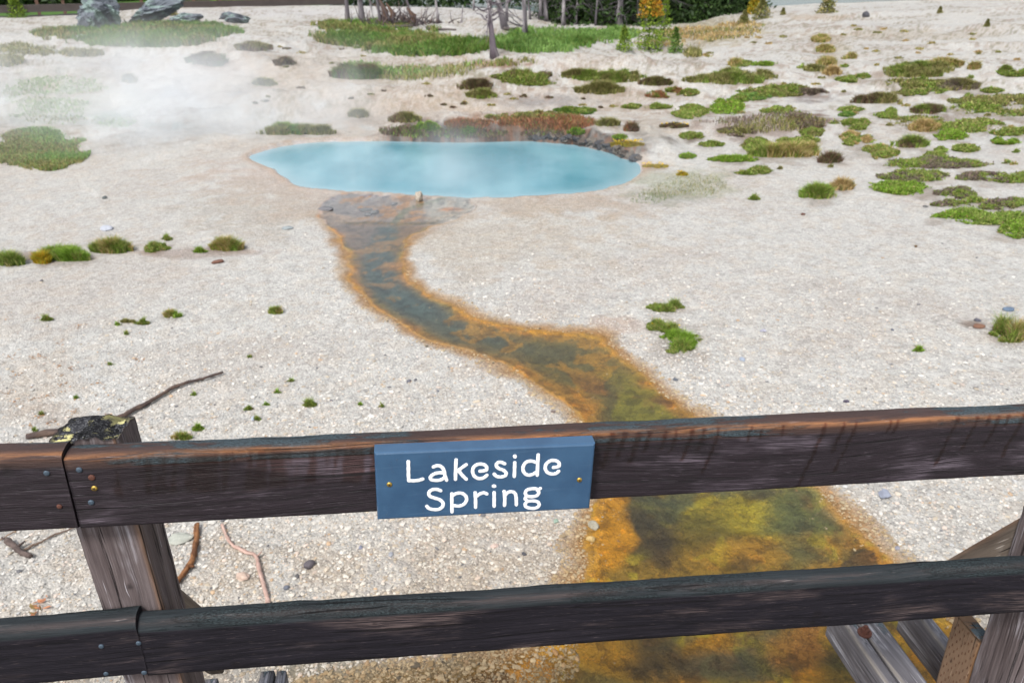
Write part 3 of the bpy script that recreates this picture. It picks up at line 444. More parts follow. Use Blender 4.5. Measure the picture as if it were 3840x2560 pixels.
# thin sheet over the runoff: cells of the ground grid that lie inside the channel
GSTg = GST.reshape(nR, nA); ins = (GSTg < .07) & (GSP.reshape(nR, nA) > -.02); step = 4
I, J = np.arange(3, 640, step), np.arange(30, 1030-step, step); cells = [(i, j) for i in I for j in J if ins[i, j] and ins[i+step, j] and ins[i, j+step] and ins[i+step, j+step]]
ids = {}; VV = []; Q = []
def vid(i, j):
    if (i, j) not in ids: ids[(i, j)] = len(VV); VV.append((RR[i]*math.sin(AZ[j]), RR[i]*math.cos(AZ[j]), -.016))
    return ids[(i, j)]
for i, j in cells: Q.append([vid(i, j), vid(i, j+step), vid(i+step, j+step), vid(i+step, j)])
o = put('runoff_stream', VV, np.array(Q), thin_water(), base=(0, 5, -.016)); tag(o, 'thin clear water sliding over the orange and olive mats', kind='structure')
def lake_mat():
    t = NT('lake_water'); n = t.noise(t.pos(), .6, 4, .6); return t.fin((.05, .11, .12), .12, t.bump(n, .25, .15), IOR=1.33)
a = np.linspace(-math.pi, math.pi, 65)[:-1]; VV = np.vstack([[(math.sin(q)*52, math.cos(q)*52, LAKE) for q in a], [(math.sin(q)*5000, math.cos(q)*5000, LAKE) for q in a]]); K = 64
Q = np.array([[j, (j+1) % K, K+(j+1) % K, K+j] for j in range(K)]); o = put('lake', VV, Q[:, ::-1], lake_mat(), base=(0, 100, LAKE)); tag(o, 'blue green lake beyond the white rise', kind='structure')

# ------------------------------------------------------------------ gravel (real pebbles near the walkway)
def pebbles():
    N = 215000; az = RNG.uniform(rad(-46), rad(46), N); r = np.exp(RNG.uniform(math.log(1.95), math.log(9.0), N)); kp = RNG.random(N) < ss(8.5, 4.2, r)*.97+.03; az, r = az[kp], r[kp]; N = len(r); x = r*np.sin(az); y = r*np.cos(az)
    z, sp, st = height(x, y); dens = vn(x*1.4, y*1.4, 91)*.6+vn(x*6, y*6, 92)*.4
    shore = ss(.30, .05, st)*ss(-.04, .05, st); bl = ss(-.35, -.02, st)*ss(-1.2, -.5, x)*ss(3.2, 2.4, r)*0
    uu, vv = project(np.stack([x, y, z], 1)); pebwet = ((uu < 1330) & (vv > 1440) & (st < .1))
    keep = ((st > .0) & (RNG.random(N) < .35+.6*dens+.4*shore)) | ((st <= 0) & (RNG.random(N) < .03*ss(-.3, -.05, st))) | (pebwet & (st > -.34+.25*dens) & (RNG.random(N) < .8))
    x, y, z, st, r, pebwet = [q[keep] for q in (x, y, z, st, r, pebwet)]; N = len(x)
    s = np.clip(RNG.lognormal(math.log(.0038), .52, N), .0018, .014)*(1+.04*(r-2.3)); s = np.where(RNG.random(N) < .003, RNG.uniform(.010, .020, N), s)
    IV, IF = ico(1); rnd = RNG.uniform(.72, 1.25, (N, len(IV), 1)); V = IV[None]*rnd*np.stack([s*RNG.uniform(.8, 1.5, N), s*RNG.uniform(.7, 1.1, N), s*RNG.uniform(.28, .6, N)], 1)[:, None]
    a = RNG.uniform(0, 6.28, N); ca, sa = np.cos(a)[:, None], np.sin(a)[:, None]; V = np.stack([V[..., 0]*ca-V[..., 1]*sa, V[..., 0]*sa+V[..., 1]*ca, V[..., 2]], -1)+np.stack([x, y, z+s*.22], 1)[:, None]
    pal = np.array([(.59, .57, .53), (.56, .53, .49), (.50, .44, .37), (.58, .49, .43), (.45, .39, .31), (.44, .44, .44), (.14, .14, .15), (.48, .35, .24)])
    k = RNG.choice(8, N, p=[.30, .29, .15, .06, .10, .06, .015, .025]); c = pal[k]*RNG.uniform(.70, 1.12, (N, 1)); c = c*(1-(ss(3.9, 2.6, r)*(.5+.5*vn(x*1.3, y*1.3, 96)))[:, None]*np.array([.06, .13, .24])); dk = pebwet | (st < .12); c = np.where(dk[:, None], c*np.array([.72, .60, .42]), c)
    F = (IF[None]+(np.arange(N)*len(IV))[:, None, None]).reshape(-1, 3); C = np.repeat(c, len(IV), 0)
    o = put('gravel', V.reshape(-1, 3), F, M_PEB, base=(0, 3, 0), attrs={'Col': np.clip(C, 0, 1)}, smooth_=False); tag(o, 'loose pale sinter gravel covering the ground below the railing', 'gravel', kind='stuff')
pebbles()

# ------------------------------------------------------------------ plants
def blades(P, h, wd, lean, cols, seed=0, spread=None):
    """bent tapered blades: 5 vertices each"""
    N = len(P); h = np.broadcast_to(h, (N,))*RNG.uniform(.6, 1.25, N); wd = np.broadcast_to(wd, (N,)); a = RNG.uniform(0, 6.28, N) if spread is None else spread+RNG.normal(0, .7, N)
    l = RNG.uniform(.2, 1., N)*lean*h; dx = np.cos(a)*l; dy = np.sin(a)*l; b = RNG.uniform(0, 6.28, N); wx = np.cos(b)*wd*.5; wy = np.sin(b)*wd*.5
    z = np.zeros(N); A = P+np.stack([wx, wy, z-.01], 1); B = P-np.stack([wx, wy, z+.01], 1); M = P+np.stack([dx*.35, dy*.35, h*.6], 1)
    C = M+np.stack([wx*.7, wy*.7, z], 1); D = M-np.stack([wx*.7, wy*.7, z], 1); T = P+np.stack([dx, dy, h*.95], 1)
    V = np.stack([A, B, C, D, T], 1).reshape(-1, 3); k = np.arange(N)[:, None]*5
    return V, [np.concatenate([k+np.array([0, 1, 3, 2])]), np.concatenate([k+np.array([2, 3, 4])])], np.repeat(cols, 5, 0)
def leaves(P, size, cols):
    N = len(P); s = size*RNG.uniform(.5, 1.3, N)[:, None]; d = RNG.normal(0, 1, (N, 3)); d[:, 2] = np.abs(d[:, 2])*.7+.25; d /= np.linalg.norm(d, axis=1)[:, None]; e = np.cross(d, RNG.normal(0, 1, (N, 3))); e /= np.linalg.norm(e, axis=1)[:, None]
    V = np.stack([P, P+d*s*.5+e*s*.22, P+d*s, P+d*s*.5-e*s*.22], 1).reshape(-1, 3); k = np.arange(N)[:, None]*4
    return V, [k+np.array([0, 1, 2, 3])], np.repeat(cols, 4, 0)
PAL = {  # mixtures of true leaf colours
 'green': [(.12, .19, .03), (.17, .25, .04), (.10, .14, .03), (.24, .25, .08)], 'bright': [(.13, .23, .025), (.19, .30, .035), (.10, .17, .02)], 'olive': [(.14, .16, .04), (.20, .19, .07), (.10, .10, .035), (.26, .22, .10)],
 'dry': [(.30, .21, .09), (.36, .28, .14), (.20, .18, .05), (.15, .19, .03)], 'tan': [(.38, .28, .14), (.26, .17, .07), (.30, .24, .10)], 'brown': [(.12, .075, .05), (.09, .06, .045), (.16, .10, .07), (.12, .14, .05)],
 'heath': [(.14, .10, .09), (.19, .14, .12), (.10, .08, .07), (.15, .15, .08)], 'deep': [(.055, .13, .022), (.085, .17, .03), (.10, .17, .03), (.12, .16, .04)], 'rust': [(.28, .12, .06), (.20, .09, .05), (.14, .10, .04)],
 'mist': [(.14, .25, .06), (.18, .27, .08), (.10, .18, .05)], 'grey': [(.15, .19, .09), (.12, .16, .08), (.19, .20, .13)], 'gold': [(.36, .22, .015), (.30, .24, .02), (.20, .20, .02)], 'yellow': [(.75, .50, .01), (.8, .6, .02)]}
def pick(kind, N, blend=None):
    p = np.array(PAL[kind])*(1.0 if kind in ('yellow', 'pine') else 1.38); return p[RNG.integers(0, len(p), N)]*RNG.uniform(.7, 1.3, (N, 1))
def patch(cx, cy, rx, ry, kind, label, n=None, h=None, name=None, form=None, second=None, thr=.42, group=None, stuff=False, flowers=0, cat=None, yaw=0., wide=1.):
    """one low plant or mat of plants rooted on the ground inside an uneven outline"""
    c = g1(cx, cy); R = math.hypot(c[0], c[1]); mpp = R/1794*1.03                      # metres per picture unit
    form = form or ('herb' if kind in ('green', 'bright', 'heath', 'grey') else 'grass')
    h = h or {'herb': .032, 'grass': .11}[form]*(1+.02*R); wd = max(.004, R*.0011)*wide; area = rx*ry
    n = n or int(min(9000, max(160, area*(26 if form == 'herb' else 15))))
    k = int(n*5.2); q = 1.25*RNG.random(k)**.5; t = RNG.uniform(0, 6.28, k); ry2 = max(ry-h/mpp*.45, ry*.35)
    u = cx+q*np.cos(t)*rx*1.18; v = cy+ry*.12+q*np.sin(t)*ry2*1.15+yaw*(u-cx)
    if rx > 22 and form == 'herb' or rx > 40:                  # several overlapping lobes instead of one oval
        L_ = np.random.default_rng(int(cx*7+cy)); nl = 4+int(rx > 50)*3; lx = cx+L_.uniform(-.85, .85, nl)*rx; ly = cy+L_.uniform(-.75, .75, nl)*ry; lr = L_.uniform(.28, .55, nl)
        q = np.min([np.hypot((u-x_)/(rx*r_), (v-y_)/(ry*r_*1.15)) for x_, y_, r_ in zip(lx, ly, lr)], 0)*.85; s_ = q < 1.45; u, v, q = u[s_], v[s_], q[s_]
    P = on_ground(u, v); f = 3.2/(rx*mpp+.05)
    nz = .6*fbm(P[:, 0]*f*.8, P[:, 1]*f*.8, int(cx) % 97, 3)+.4*fbm(P[:, 0]*f*2.7+9, P[:, 1]*f*2.7, int(cy) % 91, 2); nz = np.clip((nz-.5)*3.0+.5, 0, 1); ok = (nz*1.1+.50*(1-q**1.3)+RNG.normal(0, .22, len(q)) > thr+.36) & (np.hypot(P[:, 0]-c[0], P[:, 1]-c[1]) < max(rx, 12)*mpp*3.5+ry*mpp*14)
    P = P[ok][:n]; q = np.clip(q[ok][:n], 0, 1); nz = nz[ok][:n]; N = len(P)
    cl = pick(kind, N)
    if kind in ('green', 'bright'): s3 = RNG.random(N) < .16; cl[s3] = pick('dry', int(s3.sum()))*.8
    if second: s2 = RNG.random(N) < ss(.46, .62, fbm(P[:, 0]*2.3/max(.3, rx*mpp), P[:, 1]*2.3/max(.3, rx*mpp), 5+int(cy) % 31, 2))*.85+.06; cl[s2] = pick(second, int(s2.sum()))
    mb = MB(); dome = np.clip(1-q**2, .15, 1)*np.clip(.45+nz, .3, 1.2)
    if form == 'herb':
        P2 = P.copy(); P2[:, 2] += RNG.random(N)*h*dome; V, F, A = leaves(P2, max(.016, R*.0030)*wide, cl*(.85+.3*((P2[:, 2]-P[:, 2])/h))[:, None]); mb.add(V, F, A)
        k2 = N//3; V, F, A = blades(P[:k2], h*1.9*dome[:k2], wd*.8, .8, cl[:k2]); mb.add(V, F, A)
    else:
        V, F, A = blades(P, h*(.5+.6*dome), wd, .9, cl); mb.add(V, F, A)
        k2 = N//3; V, F, A = leaves(P[:k2]+np.array([0, 0, .3])*h*RNG.random((k2, 1)), max(.014, R*.0022)*wide, pick(second or kind, k2)*.8); mb.add(V, F, A)
    if flowers:
        i = RNG.integers(0, N, flowers); Pf = P[i]+np.array([0, 0, h*1.15]); V, F, A = leaves(np.repeat(Pf, 5, 0), max(.012, R*.0022), pick('yellow', flowers*5)); mb.add(V, F, A)
    nm = name or ('herb_mat' if form == 'herb' else 'grass_clump')
    o = mb.put(nm, M_LEAF, base=c, smooth_=False); tag(o, label, cat or ('ground plant' if form == 'herb' else 'grass'), group, 'stuff' if stuff else None); return o
P_ = patch
# stuff: grass fields
def field(ells, kind, label, n, h, second=None, name='grass', thr=.40, form='grass', wide=1.3):
    mb = MB()
    for cx, cy, rx, ry in ells:
        k = int(n*rx*ry/sum(e[2]*e[3] for e in ells)); q = RNG.random(k)**.5; t = RNG.uniform(0, 6.28, k); u = cx+q*np.cos(t)*rx; v = cy+q*np.sin(t)*ry
        P = on_ground(u, v); R = np.hypot(P[:, 0], P[:, 1]); nz = .55*fbm(P[:, 0]*.6, P[:, 1]*.6, 12, 3)+.45*fbm(P[:, 0]*2.6, P[:, 1]*2.0, 13, 3); nz = np.clip((nz-.5)*2.4+.5, 0, 1); ok = (nz*.8+.55*(1-q**2)+RNG.normal(0, .06, len(q)) > thr+.12) & (R < 43.8); P, R, nz = P[ok], R[ok], nz[ok]
        cl = pick(kind, len(P)); 
        if second: s2 = RNG.random(len(P)) < ss(.45, .6, fbm(P[:, 0]*.35+9, P[:, 1]*.9, 14, 3))*.75+.06; cl[s2] = pick(second, int(s2.sum()))
        V, F, A = blades(P, h*(.6+.6*nz), np.maximum(.005, R*.0009*wide), .9, cl); mb.add(V, F, A)
    o = mb.put(name, M_LEAF, base=g1(ells[0][0], ells[0][1]), smooth_=False); tag(o, label, 'grass', kind='stuff')
field([(320, 84, 235, 26), (150, 78, 90, 12), (500, 72, 70, 12), (440, 66, 120, 10)], 'deep', 'dull green grass round the feet of the grey boulders', 16000, .20, 'olive')
field([(870, 82, 165, 30), (980, 112, 170, 22), (760, 62, 50, 10)], 'deep', 'green grass sward left of the pale bare tree', 22000, .22, 'olive')
field([(1310, 84, 145, 22), (1230, 105, 130, 20), (1380, 80, 90, 16)], 'deep', 'blue green grass sward behind the pale bare tree', 14000, .20, 'mist')
field([(60, 118, 70, 16), (180, 125, 60, 8), (20, 140, 40, 20)], 'olive', 'olive grass on the bank at the left edge above the steam', 3500, .15)
field([(90, 345, 120, 50)], 'mist', 'misty green herbs in the steam at the left edge', 15000, .05, 'olive', thr=.5)
field([(140, 230, 150, 60), (260, 275, 60, 20)], 'mist', 'thin pale green sprouts on the steaming slope', 6000, .05, 'olive', thr=.56, wide=.8)
field([(960, 165, 150, 22), (840, 158, 60, 20), (1150, 145, 100, 12)], 'olive', 'sparse olive scrub below the left grass sward', 4500, .12, 'mist', thr=.5)
field([(1630, 78, 130, 16), (1520, 100, 90, 10), (1700, 60, 60, 8)], 'tan', 'dry tan grass below the forest edge', 3500, .12, 'olive')
field([(1240, 283, 130, 18), (1075, 286, 60, 12)], 'rust', 'rust red and green growth along the far bank of the pool', 5200, .07, 'green')
field([(1560, 425, 110, 34), (1500, 455, 70, 15)], 'grey', 'sparse grey green sprouts right of the pool', 2400, .03, 'olive', thr=.62, wide=.6)
field([(1090, 309, 120, 10), (1240, 309, 60, 8), (1000, 305, 50, 8), (925, 303, 55, 11), (960, 310, 40, 8)], 'brown', 'dark hanging growth with green streaks on the steep far bank of the pool', 2600, .07, 'bright', thr=.35)
field([(1750, 285, 160, 26)], 'heath', 'sparse brown heath stems on the purple brown soil', 2500, .08, 'olive', thr=.52)
for cx, cy, rx, ry, kd, lb, ex in PL: patch(cx, cy, rx, ry, kd, lb, **ex)
# look-alike small sprigs scattered over the flats, each its own plant
def sprigs(boxes, kinds, label, group, n, sz):
    for i in range(n):
        b = boxes[RNG.integers(len(boxes))]; u, v = RNG.uniform(b[0], b[2]), RNG.uniform(b[1], b[3]); s = RNG.uniform(.6, 1.4)
        patch(u, v, sz*s, sz*s*.42, kinds[RNG.integers(len(kinds))], label, n=90, group=group, name='small_sprig', h=.05 if v < 400 else .025)
sprigs([(1560, 60, 2340, 140)], ['dry', 'olive', 'tan'], 'small scattered tuft on the bare white hill at upper right', 'small tufts on the white hill', 34, 6)
sprigs([(1650, 150, 2340, 390)], ['green', 'olive', 'dry'], 'small scattered sprig between the green mats of the right slope', 'small sprigs among the green mats', 46, 7)
sprigs([(560, 100, 1000, 240), (1020, 215, 1450, 250)], ['olive', 'brown', 'dry'], 'small scattered tuft on the pinkish slope behind the pool', 'small tufts behind the pool', 34, 6)
sprigs([(10, 740, 420, 990), (300, 820, 900, 950)], ['green', 'bright'], 'tiny green sprig on the left gravel flat', 'tiny sprigs on the left gravel', 16, 4.5)
# orange and brown litter on the left gravel
def litter():
    mb = MB(); N = 420; u = RNG.normal(120, 110, N); v = RNG.normal(870, 85, N); ok = (v > 720) & (v < 985) & (u > -20) & (u < 620); u, v = u[ok], v[ok]
    cu = RNG.integers(0, len(u), 26); u2 = np.concatenate([u[cu][:, None]+RNG.normal(0, 7, (26, 14))]).ravel(); v2 = (v[cu][:, None]+RNG.normal(0, 3, (26, 14))).ravel(); u = np.concatenate([u[:150], u2]); v = np.concatenate([v[:150], v2])
    P = on_ground(u, v)+np.array([0, 0, .004]); c = np.array([(.45, .20, .06), (.36, .19, .07), (.25, .14, .07), (.5, .28, .12)])[RNG.integers(0, 4, len(P))]; V, F, A = leaves(P, .024, c)
    V[:, 2] = P[np.arange(len(V))//4, 2]+(V[:, 2]-P[np.arange(len(V))//4, 2])*.25; mb.add(V, F, A); o = mb.put('leaf_litter', M_LEAF, base=P[0], smooth_=False); tag(o, 'crumbs of orange leaf litter strewn over the left gravel', 'litter', kind='stuff')
litter()
# ------------------------------------------------------------------ stones and boulders
def rock(name, c, size, colr, seed, label, cat, sub=3, rough=.35, yaw=0, tilt=(0, 0), group=None, col2=None, parent=None):
    IV, IF = ico(sub); V = IV.copy(); s = seed*13.7
    for k in range(9):                                  # flat broken faces
        d = np.array([math.sin(seed*3.1+k*2.4), math.cos(seed*1.7+k*1.9), math.sin(seed+k*.8)*.8]); d /= np.linalg.norm(d); h = .62+.3*((seed*7+k*5) % 10)/10; e = V@d
        V = V-np.outer(np.clip(e-h, 0, None)*.85, d)
    r = 1+rough*((fbm(V[:, 0]*1.7+s, V[:, 1]*1.7+V[:, 2]*2.1, int(seed), 4)-.5)*1.3)+rough*(fbm(V[:, 0]*6+V[:, 2]*5+s, V[:, 1]*6, int(seed)+5, 3)-.5)*.45
    V = V*r[:, None]*np.array(size); ca, sa = math.cos(tilt[0]), math.sin(tilt[0]); V = V@np.array([[ca, 0, -sa], [0, 1, 0], [sa, 0, ca]]).T
    ca, sa = math.cos(yaw), math.sin(yaw); V = V@np.array([[ca, -sa, 0], [sa, ca, 0], [0, 0, 1]]).T
    nn = fbm(V[:, 0]/size[0]*3+s, V[:, 2]/size[2]*3+V[:, 1]/size[1]*2, int(seed)+9, 4); C = np.array(colr)*(.75+.5*nn)[:, None]
    if col2 is not None: C = C+(np.array(col2)-C)*(ss(.50, .62, nn))[:, None]
    o = put(name, V+np.array(c), IF, M_STONE, base=c, attrs={'Col': np.clip(C, 0, 1)}, smooth_=False); return tag(o, label, cat, group)
def boulder(x0, y0, x1, y1, seed, label, tilt, prof, depth=.8):
    """x0..y1 = extent in 3840 px; prof scales for the shape"""
    b = F1((x0+x1)/2, y1-6); R = math.hypot(b[0], b[1]); m_ = R/FPX*1.0; wv = (x1-x0)*m_; hv = (y1-y0)*m_
    return rock('boulder', b+np.array([0, wv*.2, hv*.42]), (wv*prof[0], wv*.4*depth, hv*prof[1]), (.115, .13, .155), seed, label, 'boulder', 5, .75, 0, (tilt, 0), col2=(.19, .25, .24))
boulder(288, 2, 436, 118, 3, 'tall grey boulder with mint lichen, left one of the two big ones', .0, (.50, .58))
boulder(480, 10, 660, 100, 8, 'long slanting grey boulder leaning to the left, right of the tall one', .42, (.55, .40))
boulder(640, 62, 742, 100, 12, 'low pale grey boulder at the foot of the slanting one', .1, (.5, .45))
boulder(822, 56, 922, 94, 15, 'small flat boulder alone at the right end of the boulder grass', -.05, (.5, .5))
ST = [  # (3840 px x, y, width px, rgb, label, flatness)
 (678, 2022, 92, (.34, .35, .31), 'pale flat slab beside the orange brown stick', .28), (1160, 2122, 46, (.09, .08, .09), 'dark angular stone between the pale stick and the sign', .7), (1352, 2055, 22, (.20, .21, .27), 'bluish pebble below the left end of the sign', .6),
 (912, 2165, 52, (.45, .34, .28), 'pinkish stone touching the pale bent stick', .5), (1075, 2205, 26, (.13, .14, .17), 'small dark wedge shaped stone right of the pale stick', .7), (2085, 1955, 28, (.25, .33, .27), 'greenish stone at the water edge below the sign', .6),
 (2225, 1975, 50, (.30, .28, .22), 'crusted grey stone in the orange shallows', .6), (2215, 2025, 40, (.42, .30, .13), 'ochre crusted stone in the orange shallows', .6), (3318, 1857, 58, (.24, .26, .32), 'flat blue grey stone below the right part of the top rail', .35),
 (2783, 1351, 26, (.27, .31, .38), 'blue grey stone right of the leafy plants', .7), (3172, 1508, 22, (.07, .06, .09), 'dark violet pebble pair above the top rail', .7), (3782, 1162, 44, (.10, .14, .20), 'dark blue flat stone near the right edge', .3),
 (393, 745, 22, (.09, .10, .10), 'small black stone on the white flat at left', .6), (400, 860, 58, (.36, .38, .43), 'pale grey slab on the white flat above the plant row', .3), (1080, 858, 44, (.24, .27, .28), 'grey flat stone left of the outlet shallows', .3),
 (820, 984, 50, (.14, .07, .05), 'reddish brown flake below the right hand tussock', .3), (156, 1055, 14, (.10, .10, .12), 'tiny black stone left of the plant row', .6), (2532, 1425, 22, (.09, .10, .12), 'small black stone between the stream and the leafy plants', .6),
 (1533, 1432, 24, (.10, .10, .12), 'black pebble above the sign, lower of two', .6), (1558, 1426, 18, (.12, .12, .13), 'black pebble above the sign, upper of two', .6), (1642, 1467, 14, (.10, .11, .14), 'black pebble above the sign on its own', .6),
 (3010, 806, 18, (.10, .05, .04), 'tiny red brown stone on the white flat', .6), (3434, 926, 16, (.10, .06, .03), 'tiny brown stone on the right flat', .6), (3470, 776, 24, (.10, .10, .10), 'small dark stone beside the right hand cluster', .3),
 (3246, 64, 26, (.06, .06, .07), 'dark pointed rock high on the white hill', .9), (2862, 1242, 30, (.33, .33, .40), 'pale violet stone on the right flat', .4), (3347, 1238, 16, (.10, .11, .14), 'small dark pebble on the right flat', .5),
 (3664, 1203, 26, (.08, .08, .10), 'dark stone among the brown crumbs at the right', .5), (3672, 1226, 44, (.17, .09, .06), 'reddish brown chip left of the bushy edge plant', .3), (955, 1571, 30, (.36, .40, .48), 'pale blue stone on gravel right of the long stick', .5),
 (1545, 1550, 16, (.14, .14, .16), 'grey pebble close above the top rail', .5), (2075, 1545, 22, (.13, .10, .09), 'dark stone on the stream bank just above the rail', .5), (3365, 2055, 24, (.20, .20, .24), 'grey stone on gravel between the rails at right', .5),
 (1465, 2080, 26, (.30, .31, .34), 'grey pebble between the rails left of the stream', .5), (1965, 2078, 22, (.07, .07, .08), 'dark pebble between the rails beside the stream', .5), (1855, 2050, 34, (.50, .38, .33), 'rosy stone between the rails below the sign', .5)]
for i, (x, y, wpx, c, lb, fl) in enumerate(ST):
    p = F1(x, y); R = np.linalg.norm(p-CP); s = wpx/FPX*R*.5; rock('stone' if s > .02 else 'pebble', p+np.array([0, 0, s*fl*.45]), (s, s*.75, s*fl), c, i+2.3, lb, 'stone', 2, .3, i*.9)
# dark crust blocks along the far rim of the pool
for i, u in enumerate(np.linspace(1215, 1468, 34)):
    v = np.interp(u, [1200, 1280, 1340, 1390, 1430, 1468], [318, 320, 326, 340, 354, 369])+(i % 3)*2-2; p = g1(u, v); s = .055+.04*((i*7) % 5)/4
    k = i % 4; rock('rim_rock', p+np.array([0, .05, .02]), (s*1.25, s*.8, s*(.5+.12*k)), [(.05, .05, .055), (.075, .06, .05), (.035, .035, .04), (.11, .095, .08)][k], 30+i, 'dark crusty block in the rim round the right back of the pool', 'rock', 3, 1.5, i*1.3, group='crusty blocks along the pool rim')
p = g1(964, 463); rock('outlet_rock', p+np.array([0, 0, .06]), (.05, .045, .085), (.34, .30, .25), 51, 'upright pale crusty knob standing in the pool outlet', 'rock', 3, .5)
for i, (u, v, s) in enumerate([(838, 484, .07), (860, 489, .06), (845, 494, .05), (750, 482, .08), (905, 470, .04)]):
    p = g1(u, v); rock('crust_fragment', p+np.array([0, 0, .01]), (s*1.5, s, s*.4), (.14, .14, .15), 60+i, 'dark crust fragment on the grey shallows of the outlet', 'rock', 2, .4, i, group='crust fragments in the outlet')

# ------------------------------------------------------------------ sticks
def stick(pts, r0, r1, c0, c1, label, stubs=(), seed=1, up=.008, name='stick'):
    Q_ = smooth([(x, y) for x, y in pts], 9); P = on_ground(Q_[:, 0]/1.63265, Q_[:, 1]/1.63265); P[:, 2] = np.convolve(np.pad(P[:, 2], 6, 'edge'), np.ones(13)/13, 'valid')+up+max(r0, r1)*.7
    R = np.linspace(r0, r1, len(P))*(1+.22*(vn(np.arange(len(P))*.5, np.zeros(len(P)), seed)-.5)); mb = MB(); V, F = tube(P, R, 10, .22, seed)
    t = fbm(np.arange(len(V))//10*.35, np.arange(len(V)) % 10*.8, seed+3, 3); C = np.array(c0)+(np.array(c1)-np.array(c0))*ss(.38, .62, t)[:, None]; mb.add(V, F, C)
    for k, (fr, dx, dy, dz, rr) in enumerate(stubs):
        i = int(fr*(len(P)-1)); V, F = tube([P[i], P[i]+np.array([dx, dy, dz])*.55, P[i]+np.array([dx, dy, dz])], [rr, rr*.8, rr*.6], 8, .15, seed+k); mb.add(V, F, c0)
    o = mb.put(name, M_BARK, base=P[len(P)//2]); tag(o, label, 'stick')
stick([(838, 1405), (770, 1427), (700, 1446), (640, 1470), (570, 1513), (500, 1550), (440, 1578), (360, 1602), (290, 1622), (215, 1630), (105, 1647)], .009, .022, (.055, .040, .038), (.11, .075, .06), 'long dark curved stick lying behind the lichened post', ((.33, .03, .02, .01, .006), (.55, -.02, -.03, .0, .006)), 2)
stick([(742, 1975), (736, 2050), (722, 2110), (690, 2160), (650, 2210), (610, 2270)], .014, .013, (.12, .05, .022), (.26, .12, .05), 'orange brown barky stick between the post and the pale stick', ((.5, .035, -.015, .01, .009),), 5)
stick([(835, 1975), (860, 2035), (905, 2070), (960, 2092), (973, 2140), (990, 2200), (1006, 2262), (1010, 2330)], .008, .011, (.38, .25, .21), (.45, .32, .27), 'pale pinkish bare stick with a bend, between the rails', ((.45, .02, .03, .01, .005),), 8)
stick([(30, 2035), (60, 2062), (90, 2085), (120, 2096)], .017, .012, (.075, .055, .05), (.12, .09, .08), 'short thick dark chunk of wood at the left edge', ((0., -.03, .01, .01, .008), (.4, .03, .04, .01, .008)), 11)
stick([(92, 2068), (150, 2040), (210, 2010), (300, 1976)], .006, .004, (.13, .09, .07), (.17, .12, .09), 'thin twig running from the dark chunk to the post', (), 13)
stick([(0, 2030), (40, 2008), (95, 1975)], .004, .003, (.22, .15, .10), (.28, .19, .13), 'thin pale twig in the lower left corner by the rail', (), 14)
def dead_leaf():
    p = F1(158, 2272); mb = MB(); P = p+np.stack([RNG.normal(0, .018, 16), RNG.normal(0, .03, 16), RNG.uniform(.004, .014, 16)], 1)
    V, F, A = leaves(P, .05, pick('rust', 16)*1.5); V[:, 2] = p[2]+.006+(V[:, 2]-p[2])*.3; mb.add(V, F, A); tag(mb.put('dead_leaves', M_LEAF, base=p, smooth_=False), 'curled reddish dead leaf cluster near the lower rail at left', 'leaf')
dead_leaf()

